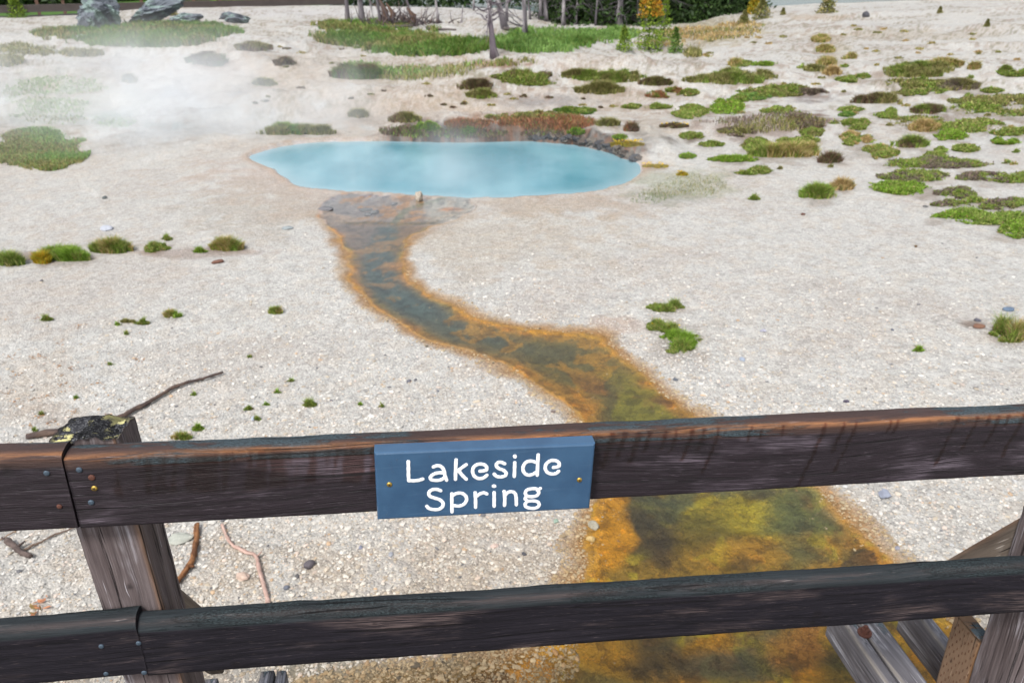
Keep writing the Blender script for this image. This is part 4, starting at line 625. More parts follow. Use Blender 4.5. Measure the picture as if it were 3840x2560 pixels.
# ------------------------------------------------------------------ the railing
AL = rad(6.6); NV = np.array([-math.sin(AL), math.cos(AL), 0]); TV = np.array([math.cos(AL), math.sin(AL), 0]); ZV = np.array([0, 0, 1.]); DP = 1.13
def RP(t, n, z): return np.array([0, 0, 0.])+TV*t+NV*(DP+n)+ZV*z                  # along, outward, up
def plane_tz(x, y, off=0.):
    r = ray(x, y); P = CP+r*((DP+off)/(r@NV))[..., None]; return (P-CP)@TV, P[..., 2]
def wood_mat(name, dark, mid, light, edge=(.30, .13, .05), lich=(.10, .13, .15), gx=10., gs=430., topc=None, spec=.35, rough=.55, cap=None, contrast=1., bumpk=1.):
    t = NT(name); c = t.attr('wc'); mk = t.attr('wm'); sc = t.n('ShaderNodeSeparateColor', {0: c.outputs['Color']}); x, s, kn = sc.outputs[:3]
    sm = t.n('ShaderNodeSeparateColor', {0: mk.outputs['Color']}); tp, ed, dr = sm.outputs[:3]; cp = mk.outputs['Alpha']
    v = lambda a, b, o=0.: t.vec(t.math('MULTIPLY', x, a), t.math('MULTIPLY', s, b), o)
    fine = t.noise(v(gx, gs), 1., 5, .7); med = t.noise(v(gx*.45, gs*.22, 3.), 1., 4, .6, .4); big = t.noise(v(3.2, 14., 7.), 1., 4, .6); fib = t.noise(v(gx*2.2, gs*2.4, 5.), 1., 2, .6)
    g = t.math('ADD', t.math('MULTIPLY', fine, .55), t.math('MULTIPLY', med, .45)); g = t.math('ADD', t.math('MULTIPLY', t.math('SUBTRACT', g, .5), 2.1*contrast), .5, True)
    cc = t.mix(g, dark, mid); cc = t.mix(t.math('MULTIPLY', t.step(big, .50, .68), t.step(fine, .40, .62)), cc, light)
    cc = t.mix(t.math('MULTIPLY', t.step(fib, .66, .74), .55), cc, tuple(min(1, q*2.1+.04) for q in light))
    if topc is not None: cc = t.mix(t.math('MULTIPLY', tp, .9), cc, t.mix(g, tuple(q*.55 for q in topc), tuple(q*1.5 for q in topc)))
    l1 = t.noise(v(9., 42., 11.), 1., 6, .72); l2 = t.noise(v(2.4, 5., 13.), 1., 3, .5); lm = t.math('MULTIPLY', t.step(t.math('ADD', t.math('MULTIPLY', l1, .45), t.math('MULTIPLY', l2, .65)), .535, .575), t.step(tp, .75, .98))
    ln = t.noise(v(160., 420., 17.), 1., 4, .8); lc = t.mix(t.step(ln, .35, .68), tuple(q*.30 for q in lich), tuple(q*1.9 for q in lich)); cc = t.mix(lm, cc, lc)
    em = t.math('MULTIPLY', ed, t.step(t.noise(v(5., 60., 19.), 1., 5, .7), .36, .55)); cc = t.mix(em, cc, t.mix(fine, tuple(q*.5 for q in edge), tuple(min(1, q*1.7) for q in edge)))
    wf = t.math('MULTIPLY', t.math('MULTIPLY', ed, .9), t.step(t.noise(v(10., 190., 23.), 1., 4, .75), .60, .68)); cc = t.mix(wf, cc, (.50, .42, .40))
    cc = t.mix(t.math('MULTIPLY', dr, .88), cc, t.mix(1., cc, (.50, .27, .19), 'MULTIPLY'))
    cc = t.mix(t.math('MULTIPLY', kn, .85), cc, (.010, .008, .009))
    crack = t.math('MULTIPLY', t.step(t.noise(v(1.6, 75., 29.), 1., 3, .6, .3), .395, .365), t.step(l2, .40, .55)); cc = t.mix(t.math('MULTIPLY', crack, .85), cc, (.008, .007, .008))
    if cap is not None:
        O = t.obj(); cn = t.noise(O, 55., 5, .7); cv = t.n('ShaderNodeTexVoronoi', {'Vector': O, 'Scale': 260.}).outputs['Distance']; k = t.noise(O, 19., 3, .6)
        c1 = t.mix(t.step(cv, .0, .6), (.16, .165, .175), (.025, .025, .03)); yl = t.math('MULTIPLY', t.step(t.math('ADD', t.math('MULTIPLY', k, .6), t.math('MULTIPLY', cn, .4)), .52, .555), t.step(t.attr('rimm').outputs['Fac'], .35, .8)) 
        yl2 = t.step(cn, .61, .66)
        c1 = t.mix(t.math('MAXIMUM', yl, t.math('MULTIPLY', yl2, .7)), c1, cap); cc = t.mix(cp, cc, c1)
    h = t.math('ADD', t.math('ADD', t.math('MULTIPLY', fine, .7), t.math('MULTIPLY', med, .6)), t.math('MULTIPLY', crack, -1.4)); h = t.math('ADD', h, t.math('MULTIPLY', t.math('MULTIPLY', lm, ln), 1.2))
    rg = t.math('SUBTRACT', t.lerp(fine, rough-.10, rough+.15), t.math('MULTIPLY', dr, .12))
    return t.fin(cc, rg, t.bump(h, .95*bumpk, .003), **{'Specular IOR Level': spec})
def prism(name, parent, mat, O, A, B, C, L, wB, wC, da=.005, dp=.0035, rad_=.004, amp=.0008, seed=1, knots=(), endf=None, feat=None, ero=0., gsc=1., wave=0.):
    """plank from O along A; B across, C in depth. wc = (along, around, knot), wm = (top, top front edge, drip, cap)"""
    O, A, B, C = [np.asarray(q, float) for q in (O, A, B, C)]; na = max(2, int(L/da)+1)
    # perimeter, starting at the corner B=0, C=0 and going up B first
    per = []
    def edge(b0, c0, b1, c1):
        l = math.hypot(b1-b0, c1-c0); k = max(2, int(l/dp))
        for i in range(k): per.append((b0+(b1-b0)*i/k, c0+(c1-c0)*i/k))
    edge(0, 0, wB, 0); edge(wB, 0, wB, wC); edge(wB, wC, 0, wC); edge(0, wC, 0, 0); per = np.array(per); K = len(per)
    q = per.copy(); inn = np.clip(per, [rad_, rad_], [wB-rad_, wC-rad_]); dd = per-inn; ln = np.linalg.norm(dd, axis=1)[:, None]; q = inn+np.where(ln > rad_, dd/np.maximum(ln, 1e-9)*rad_, dd)
    s = np.concatenate([[0], np.cumsum(np.linalg.norm(np.diff(per, axis=0), axis=1))]); nrm = q-np.clip(q, [wB*.2, wC*.2], [wB*.8, wC*.8]); nrm /= np.linalg.norm(nrm, axis=1)[:, None]+1e-9
    a = np.linspace(0, L, na); AA, SS = np.meshgrid(a, s, indexing='ij'); QB = np.tile(q[:, 0], (na, 1)); QC = np.tile(q[:, 1], (na, 1)); NB = np.tile(nrm[:, 0], (na, 1)); NC = np.tile(nrm[:, 1], (na, 1))
    gs_ = SS.copy(); kn = np.zeros_like(AA); dis = (fbm(AA*6, SS*30, seed, 4)-.5)*amp*2+(fbm(AA*22, SS*330, seed+3, 3)-.5)*amp*1.5
    gs_ += (fbm(AA*1.7, SS*4, seed+7, 2)-.5)*.05*gsc
    for t0, s0, kr in knots:
        r1_ = np.hypot((AA-t0)/3.2, (SS-s0)/1.3)/kr; gs_ += (s0-SS)*.75*np.exp(-r1_**2); r2_ = np.hypot(AA-t0, SS-s0)/kr; kn = np.maximum(kn, np.exp(-(r2_*1.25)**4)*(.6+.4*vn(AA*300, SS*300, 3))); dis += kr*.10*np.exp(-(r2_*.8)**2)-kr*.18*np.exp(-(r2_*1.5)**2)
    if ero:                                              # worn top front arris
        de = np.hypot(QB-wB, QC); e = np.exp(-(de/.012)**2); dis -= ero*e*(.3+fbm(AA*9, SS*0, seed+11, 4))
        dt = np.clip((QC/wC), 0, 1)*(QB > wB*.93); dis += dt*(fbm(AA*7+3, QC*0, seed+13, 4)-.5)*ero*1.3
    QB = QB+NB*dis; QC = QC+NC*dis
    if wave: QB = QB+(fbm(AA*1.3, AA*0, seed+19, 2)-.5)*wave
    AX = AA.copy()
    if endf: AX = endf(AA, QB, QC, L)
    V = O+AX[..., None]*A+QB[..., None]*B+QC[..., None]*C; V = V.reshape(-1, 3)
    i, j = np.meshgrid(np.arange(na-1), np.arange(K), indexing='ij'); Fq = [np.stack([i*K+j, (i+1)*K+j, (i+1)*K+(j+1) % K, i*K+(j+1) % K], -1).reshape(-1, 4)]
    nw = NB[..., None]*B+NC[..., None]*C; tpm = ss(.35, .8, nw[..., 2]); edm = np.exp(-(np.hypot(QB-wB, QC-.002)/.0075)**2); dr = np.zeros_like(AA) if feat is None else feat(AA, QB, QC); capm = np.zeros_like(AA)
    wc = np.stack([AA, gs_, kn], -1).reshape(-1, 3); wm = np.stack([tpm, edm, dr, capm], -1).reshape(-1, 4); rim_ = np.ones(len(V))
    # end caps: rings towards the middle, roughened
    for end in (0, na-1):
        base = end*K; ring0 = np.arange(K)+base; pr = ring0; cB, cC = QB[end].mean(), QC[end].mean(); R_ = 9; rings_ = []
        for k in range(1, R_+1):
            f = 1-k/R_*.97; b_ = cB+(QB[end]-cB)*f; c_ = cC+(QC[end]-cC)*f; ax = np.full(K, AA[end][0]); ax = endf(ax, b_, c_, L) if endf else ax
            ax = ax+(1 if end else -1)*((fbm(b_*60, c_*60, seed+23, 4)-.5)*(.014 if (endf and end) else .002)); W = O+ax[:, None]*A+b_[:, None]*B+c_[:, None]*C
            ids_ = np.arange(K)+len(V); V = np.vstack([V, W]); wc = np.vstack([wc, np.stack([b_*9, c_*.6, np.zeros(K)], 1)]); wm = np.vstack([wm, np.tile([1. if A[2] > .5 else .1, 0, 0, 1. if (end and A[2] > .5) else 0], (K, 1))]); rim_ = np.concatenate([rim_, np.full(K, min(1, f*1.5-.15))])
            qd = np.stack([pr, np.roll(pr, -1), np.roll(ids_, -1), ids_], 1); Fq.append(qd if end else qd[:, ::-1]); pr = ids_
    return put(name, V, Fq, mat, parent=parent, attrs={'wc': wc, 'wm': wm, 'rimm': rim_})
M_RAIL = wood_mat('dark_stained_wood', (.0045, .0028, .0040), (.028, .019, .026), (.150, .122, .150), topc=(.048, .027, .023), lich=(.040, .060, .072), contrast=1.35)
M_LOW = wood_mat('dark_low_rail_wood', (.0045, .0042, .006), (.022, .019, .026), (.105, .078, .075), topc=(.024, .030, .034), lich=(.028, .037, .041), contrast=1.3, spec=.15, rough=.78, edge=(.10, .07, .065))
M_POST = wood_mat('weathered_post_wood', (.032, .021, .021), (.20, .165, .165), (.40, .385, .42), gx=2.6, gs=120., edge=(.2, .12, .08), topc=(.2, .2, .2), cap=(.50, .47, .22), spec=.2, rough=.75, contrast=1.25, bumpk=1.8)
M_PALE = wood_mat('bare_grey_wood', (.05, .036, .03), (.25, .205, .165), (.40, .36, .32), gx=3., gs=120., edge=(.2, .12, .08), spec=.2, rough=.75, contrast=1.2, bumpk=1.4)
M_BEAM = wood_mat('silver_grey_wood', (.035, .03, .035), (.21, .205, .225), (.42, .42, .46), gx=3., gs=110., edge=(.2, .18, .16), spec=.25, rough=.6, contrast=1.3, bumpk=1.5)
M_TAN = wood_mat('incised_treated_wood', (.13, .075, .045), (.26, .175, .115), (.36, .27, .19), gx=2.5, gs=60., edge=(.25, .13, .06), spec=.2, rough=.75, contrast=.8)
rail = empty('wooden_railing', RP(-.58, .09, .9), 'dark weathered wooden railing of two rails on posts along the walkway', 'railing')
def drips(tab, wall=None):
    def f(t, B, C):
        d = np.zeros_like(t); fr = (C < .006)
        for t0, w0, z1, lean in tab:                     # offset from top, metres
            down = (.14-B); tt = t-t0+lean*down+(fbm(down*60, down*0+t0*9, 3, 3)-.5)*.006; ww = w0*(.7+.6*vn(down*40, down*0+t0*5, 7))
            d = np.maximum(d, ss(ww, ww*.6, np.abs(tt))*ss(z1, z1*.92, down))
        if wall is not None: d = np.maximum(d, wall(t, B))
        return d*fr
    return f
# top rail, right hand board, front top edge from (t=-.594) to the right
def slope_frame(tA, zA, tB, zB):
    a = RP(tA, 0, zA); b = RP(tB, 0, zB); A = b-a; L = np.linalg.norm(A); A /= L; B = ZV-A*(ZV@A); B /= np.linalg.norm(B); return a, A, B, L
def rail_board(nm, tA, zA, tB, zB, hgt, th, mat, **kw):
    a, A, B, L = slope_frame(tA, zA, tB, zB); return prism(nm, rail, mat, a-B*hgt, A, B, NV, L, hgt, th, **kw), (a, A, B, hgt)
def tl(x, y, a0): # photograph x,y on the front plane -> (distance along board, distance below top edge line)
    t, z = plane_tz(np.asarray(float(x)), np.asarray(float(y))); P = RP(t, 0, z); return (P-a0[0])@a0[1], a0[3]+(P-a0[0])@a0[2]
fr0 = slope_frame(-.594, 1.9195, 1.9, 1.797); a0 = (fr0[0], fr0[1], fr0[2], .1395)
dt = []
for x, y0, y1, w_ in [(2600, 1620, 1730, 12), (2645, 1620, 1690, 11), (2700, 1620, 1780, 9), (2822, 1620, 1660, 7), (2865, 1615, 1650, 5), (2945, 1605, 1640, 7), (3100, 1600, 1835, 10), (3170, 1595, 1700, 10), (3215, 1595, 1780, 9), (3345, 1585, 1625, 8), (3372, 1580, 1628, 9), (3600, 1565, 1750, 10), (3675, 1560, 1690, 11), (3720, 1560, 1600, 9), (3755, 1558, 1680, 11), (3790, 1556, 1600, 9), (3830, 1600, 1720, 12),
                      (2300, 1640, 1760, 16), (2345, 1640, 1720, 14), (2400, 1636, 1740, 16), (2440, 1632, 1700, 12), (2500, 1630, 1690, 10), (2540, 1628, 1700, 8)]:
    (l0, _b), (_l, b1) = tl(x, y0, a0), tl(x, y1, a0); dt.append((l0, w_/2/2350*2.1, .1395-b1, .22))
lsign0 = tl(1400, 1800, a0)[0]
def wall(t, B):
    down = .14-B; edge = .075+.02*(fbm(t*25, t*0, 5, 2)-.5); m1 = ss(.35, .02, t)*0; z = ss(.98, .80, t)
    stripe = ss(.42, .56, fbm(t*75+down*12, down*7, 9, 3)); return ss(edge+.01, edge-.006, down)*ss(.03, .08, t)*z*(.25+.75*stripe)*ss(.0, .012, down)*.95
kk = [tl(*p, a0) for p in [(2608, 1672), (2862, 1725), (3480, 1652), (3507, 1717), (3330, 1790), (1160, 1850)]]
kn1 = [(k[0], k[1], r) for k, r in zip(kk, (.006, .004, .004, .007, .003, .004))]
_, a0 = rail_board('top_rail', -.594, 1.9195, 3.7, 1.7086, .1395, .040, M_RAIL, da=.0045, dp=.0032, rad_=.004, amp=.0007, seed=5, knots=kn1, feat=drips(dt, wall), ero=.004)
top_right = bpy.context.scene.objects[_.name]
o2, a1 = rail_board('top_rail', -2.75, 2.058, -.5958, 1.927, .147, .041, M_RAIL, da=.0045, dp=.0032, rad_=.006, amp=.001, seed=15, knots=[(2.075, .118, .012), (2.138, .01, .009), (1.80, .06, .006)], ero=.006); top_left = o2
o3, a2 = rail_board('lower_rail', -.560, 1.5635, 3.7, 1.3176, .136, .042, M_LOW, da=.0045, dp=.0034, rad_=.016, amp=.0016, seed=25, wave=.006, ero=.006,
    knots=[(*tl(1470, 2285, (slope_frame(-.560, 1.5635, 1.9, 1.4215)[0], *slope_frame(-.560, 1.5635, 1.9, 1.4215)[1:3], .136)), .009), (.95, .085, .006), (1.02, .05, .005), (.62, .06, .004), (.42, .10, .005), (1.30, .11, .006), (1.315, .045, .013), (1.31, .02, .011), (.16, .02, .010), (1.55, .10, .006)]); low_right = o3
o4, a3 = rail_board('lower_rail', -2.75, 1.634, -.5616, 1.572, .138, .042, M_LOW, da=.0045, dp=.0034, rad_=.015, amp=.0016, seed=35, wave=.004, ero=.006, knots=[(1.70, .06, .008)]); low_left = o4
# posts (rough four by fours behind the rails)
def post(t0, t1, ztop, seed, slant=True, zb=.68, mat=M_POST):
    wd = t1-t0; dep = .105
    def endf(a, B, C, L):
        top = (fbm(B*40, C*40, seed, 4)-.5)*.02+(-.010*np.clip(B/wd-.5, 0, 1)-.012*C/dep) if slant else 0.
        return a+np.where(a > L*.5, ((a/L-.5)*2)**3*top, 0.)
    # B runs along the rail so that the +B, C=0 corner is the front right arris
    return prism('post', rail, mat, RP(t0, .041, zb), ZV, TV, NV, ztop-zb, wd, dep, da=.006, dp=.0035, rad_=.007, amp=.0022, seed=seed, endf=endf, knots=[((ztop-zb)*.75, .06, .008), (.45, .05, .009)], gsc=.6)
post(-.632, -.527, 1.924, 45); post(1.290, 1.395, 1.90, 55); post(-2.55, -2.445, 2.05, 65); post(3.21, 3.315, 1.80, 66)
cutf = lambda a, B, C, L: a
# diagonal braces, outrigger beams, blocks; local to each bay
def brace(T0, pa, pb, seed):
    """pa, pb: (outward, height) of two points on the upper edge"""
    pa, pb = np.array(pa), np.array(pb); dr = pb-pa; L = np.linalg.norm(dr)*1.25; dr /= np.linalg.norm(dr); A = NV*dr[0]+ZV*dr[1]; B = NV*(-dr[1])+ZV*dr[0]; wd = .106
    cut = lambda a, b_, c_, L_: a+np.clip(1-a/(L_*.6), 0, 1)*(wd-b_)*(-dr[1]/dr[0])                # upper end cut plumb
    return prism('brace', rail, M_PALE, RP(T0, pa[0], pa[1])-B*wd, A, B, TV, L, wd, .034, da=.008, dp=.006, rad_=.003, amp=.0006, seed=seed, endf=cut)
def beam(t_, z_, w_, n0, n1_, seed, knots=()): return prism('outrigger_beam', rail, M_BEAM, RP(t_, n0, z_-.13), NV, ZV, TV, n1_-n0, .13, w_, da=.02, dp=.007, rad_=.004, amp=.0012, seed=seed, knots=knots)
brace(1.297, (.150, 1.459), (.36, 1.130), 71); brace(-.590, (.150, 1.547), (.36, 1.222), 81)
beam(1.165, .82, .036, -1.05, .57, 74); beam(1.209, .82, .072, -1.05, .57, 75, ((1.45, .118, .008), (1.36, .11, .006))); beam(1.397, .82, .038, -1.05, .56, 76)
beam(-.524, .905, .038, -1.05, .485, 84); beam(-.480, .905, .026, -1.05, .48, 85); beam(-.672, .905, .038, -1.05, .48, 86)
prism('support_block', rail, M_TAN, RP(1.297, .250, .70), ZV, -NV, TV, .375, .100, .036, da=.008, dp=.005, rad_=.003, amp=.0004, seed=91, knots=((.24, .03, .007),))
def incisions():
    mb = MB()
    for i in range(20):
        for j in range(5): V, F = box(RP(1.2966, .238-j*.018-(i % 2)*.008, .73+i*.017+(j % 3)*.004), NV, TV, ZV, .0016, .0012, .008); mb.add(V, F, (.10, .045, .025))
    o = mb.put('incisions', M_BARK, parent=[c for c in rail.children if c.name.startswith('support_block')][0], smooth_=False); o['kind'] = 'stuff'
incisions()
def metal_mat(name, c, rough, metal=.9):
    t = NT(name); n = t.noise(t.obj(), 900., 4, .7); cc = t.mix(t.step(n, .4, .65), c, tuple(q*.5 for q in c)); return t.fin(cc, rough, t.bump(n, .3, .0005), Metallic=metal)
M_ZINC = metal_mat('blued_nail_metal', (.075, .11, .15), .6, .4); M_RUST = metal_mat('rusty_metal', (.12, .045, .03), .8, .2); M_BRASS = metal_mat('brass', (.62, .42, .10), .38, .85)
def head(name, x, y, r, mat, parent, off=0., torx=False, frame=None):
    t, z = plane_tz(np.asarray(float(x)), np.asarray(float(y)), off); c = RP(t, off-.0016, z); k = 18; mb = MB(); th = np.arange(k)*2*np.pi/k; V = [c-NV*.0006]
    for rr, dn in ((.45, -.0004), (.85, .0), (1., .0012), (1.0, .003)): V += [c+(TV*math.cos(q)+ZV*math.sin(q))*r*rr+NV*dn for q in th]
    F4 = [[1+i*k+j, 1+(i+1)*k+j, 1+(i+1)*k+(j+1) % k, 1+i*k+(j+1) % k] for i in range(3) for j in range(k)]; F3 = [[0, 1+j, 1+(j+1) % k] for j in range(k)]; mb.add(V, [np.array(F4), np.array(F3)], (.5, .5, .5))
    V_, F_, A_ = mb.out(); o = put(name, V_, F_, mat, parent=parent)
    if torx:
        V = [c-NV*.0013]+[c-NV*.0011+(TV*math.cos(q)+ZV*math.sin(q))*r*(.46 if i % 2 else .28) for i, q in enumerate(np.arange(12)*2*np.pi/12)]
        put('socket', V, np.array([[0, 1+j, 1+(j+1) % 12] for j in range(12)]), M_DARK, parent=o)
    return o
t = NT('dark_socket'); M_DARK = t.fin((.03, .022, .01), .7)
for x, y, r, mt, pr in [(297, 1761, .0050, M_ZINC, top_right), (342, 1883, .0050, M_ZINC, top_right), (344, 1790, .0055, M_RUST, top_right), (175, 1773, .0050, M_ZINC, top_left), (223, 1898, .0045, M_RUST, top_left),
                    (520, 2410, .0048, M_ZINC, low_right), (541, 2520, .0052, M_ZINC, low_right), (380, 2422, .0048, M_ZINC, low_left), (398, 2524, .0048, M_ZINC, low_left)]: head('nail', x, y, r, mt, pr)
head('screw', 354, 1830, .0050, M_BRASS, top_right, torx=True)
def bolt():
    mb = MB(); cen = RP(1.203, .445, .822)
    for z_, r, k in ((0, .020, 20), (.006, .012, 6), (.016, .0055, 12)):
        V, F = tube([cen+ZV*z_-TV*0, cen+ZV*(z_+(.005 if k == 20 else .012))], r, k); mb.add(V, F, (.1, .04, .03))
    V_, F_, A_ = mb.out(); put('bolt', V_, F_, M_RUST, parent=rail, smooth_=False)
bolt()
# walkway planks behind the camera side of the railing
deck = empty('boardwalk_deck', RP(0, -.9, .8), 'grey plank deck of the walkway in front of the railing', 'boardwalk')
for i in range(13):
    prism('plank', deck, M_PALE, RP(-3.2, -.135-i*.146, .86+.115), (RP(1, 0, -.048)-RP(0, 0, 0))/np.linalg.norm(RP(1, 0, -.048)-RP(0, 0, 0)), ZV, -NV, 6.2, .04, .138, da=.10, dp=.02, rad_=.004, amp=.001, seed=100+i)
prism('edge_board', deck, M_BEAM, RP(-3.2, .036, .83+.155), (RP(1, 0, -.048)-RP(0, 0, 0))/np.linalg.norm(RP(1, 0, -.048)-RP(0, 0, 0)), ZV, -NV, 6.2, .10, .04, da=.05, dp=.01, rad_=.004, amp=.001, seed=130)

# ------------------------------------------------------------------ the name board
SO = -.031
def board_mat():
    t = NT('blue_paint'); n = t.noise(t.obj(), 14., 4, .6); n2_ = t.noise(t.vmul(t.obj(), (1., 1., 1.)), 700., 2, .5); d = t.n('ShaderNodeTexVoronoi', {'Vector': t.obj(), 'Scale': 420.}).outputs['Distance']
    cc = t.mix(t.step(n, .3, .7), (.020, .062, .130), (.032, .088, .170)); gr = t.noise(t.vmul(t.obj(), (6., 6., 160.)), 1., 4, .7); cc = t.mix(t.math('MULTIPLY', t.step(gr, .56, .70), .35), cc, (.060, .125, .21)); sc_ = t.noise(t.obj(), 45., 6, .8); cc = t.mix(t.math('MULTIPLY', t.step(sc_, .64, .70), .5), cc, (.075, .13, .20)); return t.fin(cc, t.lerp(n2_, .30, .48), t.bump(t.noise(t.vmul(t.obj(), (1., 1., 8.)), 60., 3, .6), .10, .001), **{'Specular IOR Level': .55, 'Coat Weight': .6, 'Coat Roughness': .12})
def s7(x, y): return np.array([1350+x/2.4758, 1580+y/2.4758])
def sp(x, y, off=SO):
    q = s7(x, y); t, z = plane_tz(np.asarray(q[0]), np.asarray(q[1]), off); return np.array([float(t), float(z)])
cs = [sp(132, 290), sp(2174, 210), sp(2145, 808), sp(160, 919)]; A2 = (cs[1]-cs[0]+cs[2]-cs[3])/2; W_ = np.linalg.norm(A2); A2 /= W_; B2 = np.array([-A2[1], A2[0]]); cen = sum(cs)/4; HT = ((cs[0]-cs[3])@B2+(cs[1]-cs[2])@B2)/2
A3 = TV*A2[0]+ZV*A2[1]; B3 = TV*B2[0]+ZV*B2[1]
sign = empty('name_board', RP(cen[0], -.02, cen[1]), 'blue painted board with white routed lettering, screwed to the top rail', 'sign')
def sign_board():
    th = .0285; O = RP(cen[0], SO, cen[1])-A3*W_/2-B3*HT/2; V = []; rings_ = []; r = .0035
    prof = [(0.0, r), (r*.3, r*.35), (r, 0), ]; K = []
    lay_ = [(r, 0.), (r*.35, r*.3), (0., r), (0., th-r*.5), (r*.5, th)]
    for ins_, dep in lay_:
        k = [(ins_, ins_), (W_-ins_, ins_), (W_-ins_, HT-ins_), (ins_, HT-ins_)]; P = []
        for i in range(4):
            a, b = np.array(k[i]), np.array(k[(i+1) % 4]); m_ = 40 if i % 2 == 0 else 16
            for q in range(m_): P.append(a+(b-a)*q/m_)
        V += [O+A3*p[0]+B3*p[1]+NV*dep for p in P]; K.append(len(P))
    k = K[0]; F4 = [[i*k+j, (i+1)*k+j, (i+1)*k+(j+1) % k, i*k+(j+1) % k] for i in range(4) for j in range(k)]
    fr = [list(range(k))[::-1]]; V = np.array(V); me_f = np.array(F4)
    bm_o = put('board', V, [me_f[:, ::-1], np.array(fr)[:, ::-1], np.array([list(range(4*k, 5*k))])[:, ::-1]], board_mat(), parent=sign, smooth_=False); return bm_o
brd = sign_board()
STK = [ [(449, 370), (450, 430), (451, 500), (454, 546)], [(454, 547), (500, 549), (545, 544), (582, 533)],
 [(683, 420), (715, 409), (752, 416), (778, 448), (789, 500), (804, 541)], [(785, 480), (740, 474), (690, 485), (656, 512), (662, 537), (708, 545), (755, 538), (793, 512)],
 [(893, 354), (889, 440), (887, 533)], [(986, 400), (940, 432), (905, 460)], [(922, 462), (952, 500), (986, 533)],
 [(1115, 459), (1150, 456), (1176, 446), (1172, 415), (1142, 396), (1096, 396), (1058, 420), (1046, 462), (1062, 505), (1102, 528), (1148, 521), (1178, 497)],
 [(1342, 390), (1310, 377), (1278, 382), (1266, 410), (1290, 435), (1330, 450), (1356, 475), (1350, 500), (1312, 513), (1270, 508), (1246, 486)],
 [(1437, 380), (1436, 440), (1433, 507)], [(1437, 320), (1439, 325)],
 [(1655, 308), (1650, 400), (1646, 496)], [(1640, 380), (1590, 366), (1542, 378), (1515, 420), (1521, 468), (1556, 495), (1600, 490), (1642, 466)],
 [(1797, 425), (1830, 420), (1850, 409), (1845, 380), (1815, 362), (1770, 363), (1732, 390), (1720, 430), (1738, 469), (1780, 486), (1820, 480), (1844, 461)],
 [(748, 640), (712, 628), (670, 632), (641, 657), (648, 690), (692, 708), (742, 725), (771, 755), (765, 790), (730, 813), (682, 815), (642, 805), (620, 784)],
 [(853, 668), (853, 750), (855, 836)], [(858, 690), (890, 668), (940, 663), (978, 686), (990, 725), (966, 765), (920, 783), (868, 778)],
 [(1070, 658), (1073, 720), (1074, 793)], [(1080, 695), (1110, 672), (1148, 660), (1176, 670)],
 [(1246, 657), (1246, 720), (1246, 783)], [(1241, 598), (1247, 599)],
 [(1338, 646), (1345, 712), (1342, 776)], [(1348, 685), (1372, 657), (1412, 650), (1440, 667), (1450, 705), (1452, 770)],
 [(1595, 623), (1640, 624), (1660, 652), (1645, 684), (1598, 696), (1552, 690), (1535, 660), (1555, 632), (1595, 623)], [(1648, 636), (1674, 620)], [(1545, 694), (1534, 716), (1556, 737)],
 [(1556, 738), (1620, 736), (1656, 750), (1662, 780), (1630, 802), (1580, 803), (1542, 790), (1534, 765), (1556, 738)]]
def lettering():
    mb = MB()
    for k, st in enumerate(STK):
        P2 = smooth([sp(x, y) for x, y in st], 8); dot = len(st) == 2 and k in (10, 20); wr = .0035 if dot else .00315
        T = np.gradient(P2, axis=0); T /= np.linalg.norm(T, axis=1)[:, None]+1e-12; Nn = np.column_stack([-T[:, 1], T[:, 0]]); n = len(P2)
        # rounded ends
        ex = np.array([0, .3, .6, .85, 1.0]); pre = [P2[0]-T[0]*wr*math.sqrt(max(0, 1-e*e)) for e in ex]; 
        pts = []; wid = []; nor = []
        for e in np.linspace(1, .15, 5): pts.append(P2[0]-T[0]*wr*e); wid.append(wr*math.sqrt(max(0.02, 1-e*e))); nor.append(Nn[0])
        for i in range(n): pts.append(P2[i]); wid.append(wr*(1+.05*math.sin(i*.9+k))); nor.append(Nn[i])
        for e in np.linspace(.15, 1, 5): pts.append(P2[-1]+T[-1]*wr*e); wid.append(wr*math.sqrt(max(0.02, 1-e*e))); nor.append(Nn[-1])
        pts, wid, nor = np.array(pts), np.array(wid), np.array(nor); cr = [(-1, .0010), (-.94, -.0006), (-.6, -.0009), (0, -.0005), (.6, -.0009), (.94, -.0006), (1, .0010)]; V = []
        for p, w_, nn in zip(pts, wid, nor):
            for c_, dp in cr: q = p+nn*w_*c_; V.append(RP(q[0], SO+dp-(k % 5)*.00004, q[1]))
        m_ = len(pts); q = [[i*7+j, i*7+j+1, (i+1)*7+j+1, (i+1)*7+j] for i in range(m_-1) for j in range(6)]; mb.add(V, np.array(q), (.8, .82, .84))
    t = NT('white_letter_paint'); n = t.noise(t.obj(), 300., 3, .6); M = t.fin(t.mix(n, (.72, .74, .77), (.84, .85, .86)), .4, None)
    V_, F_, A_ = mb.out(); put('lettering', V_, F_, M, parent=sign)
lettering()
for x, y in ((273, 583), (2037, 540)): q = s7(x, y); head('screw', q[0], q[1], .0047, M_BRASS, sign, SO, True)
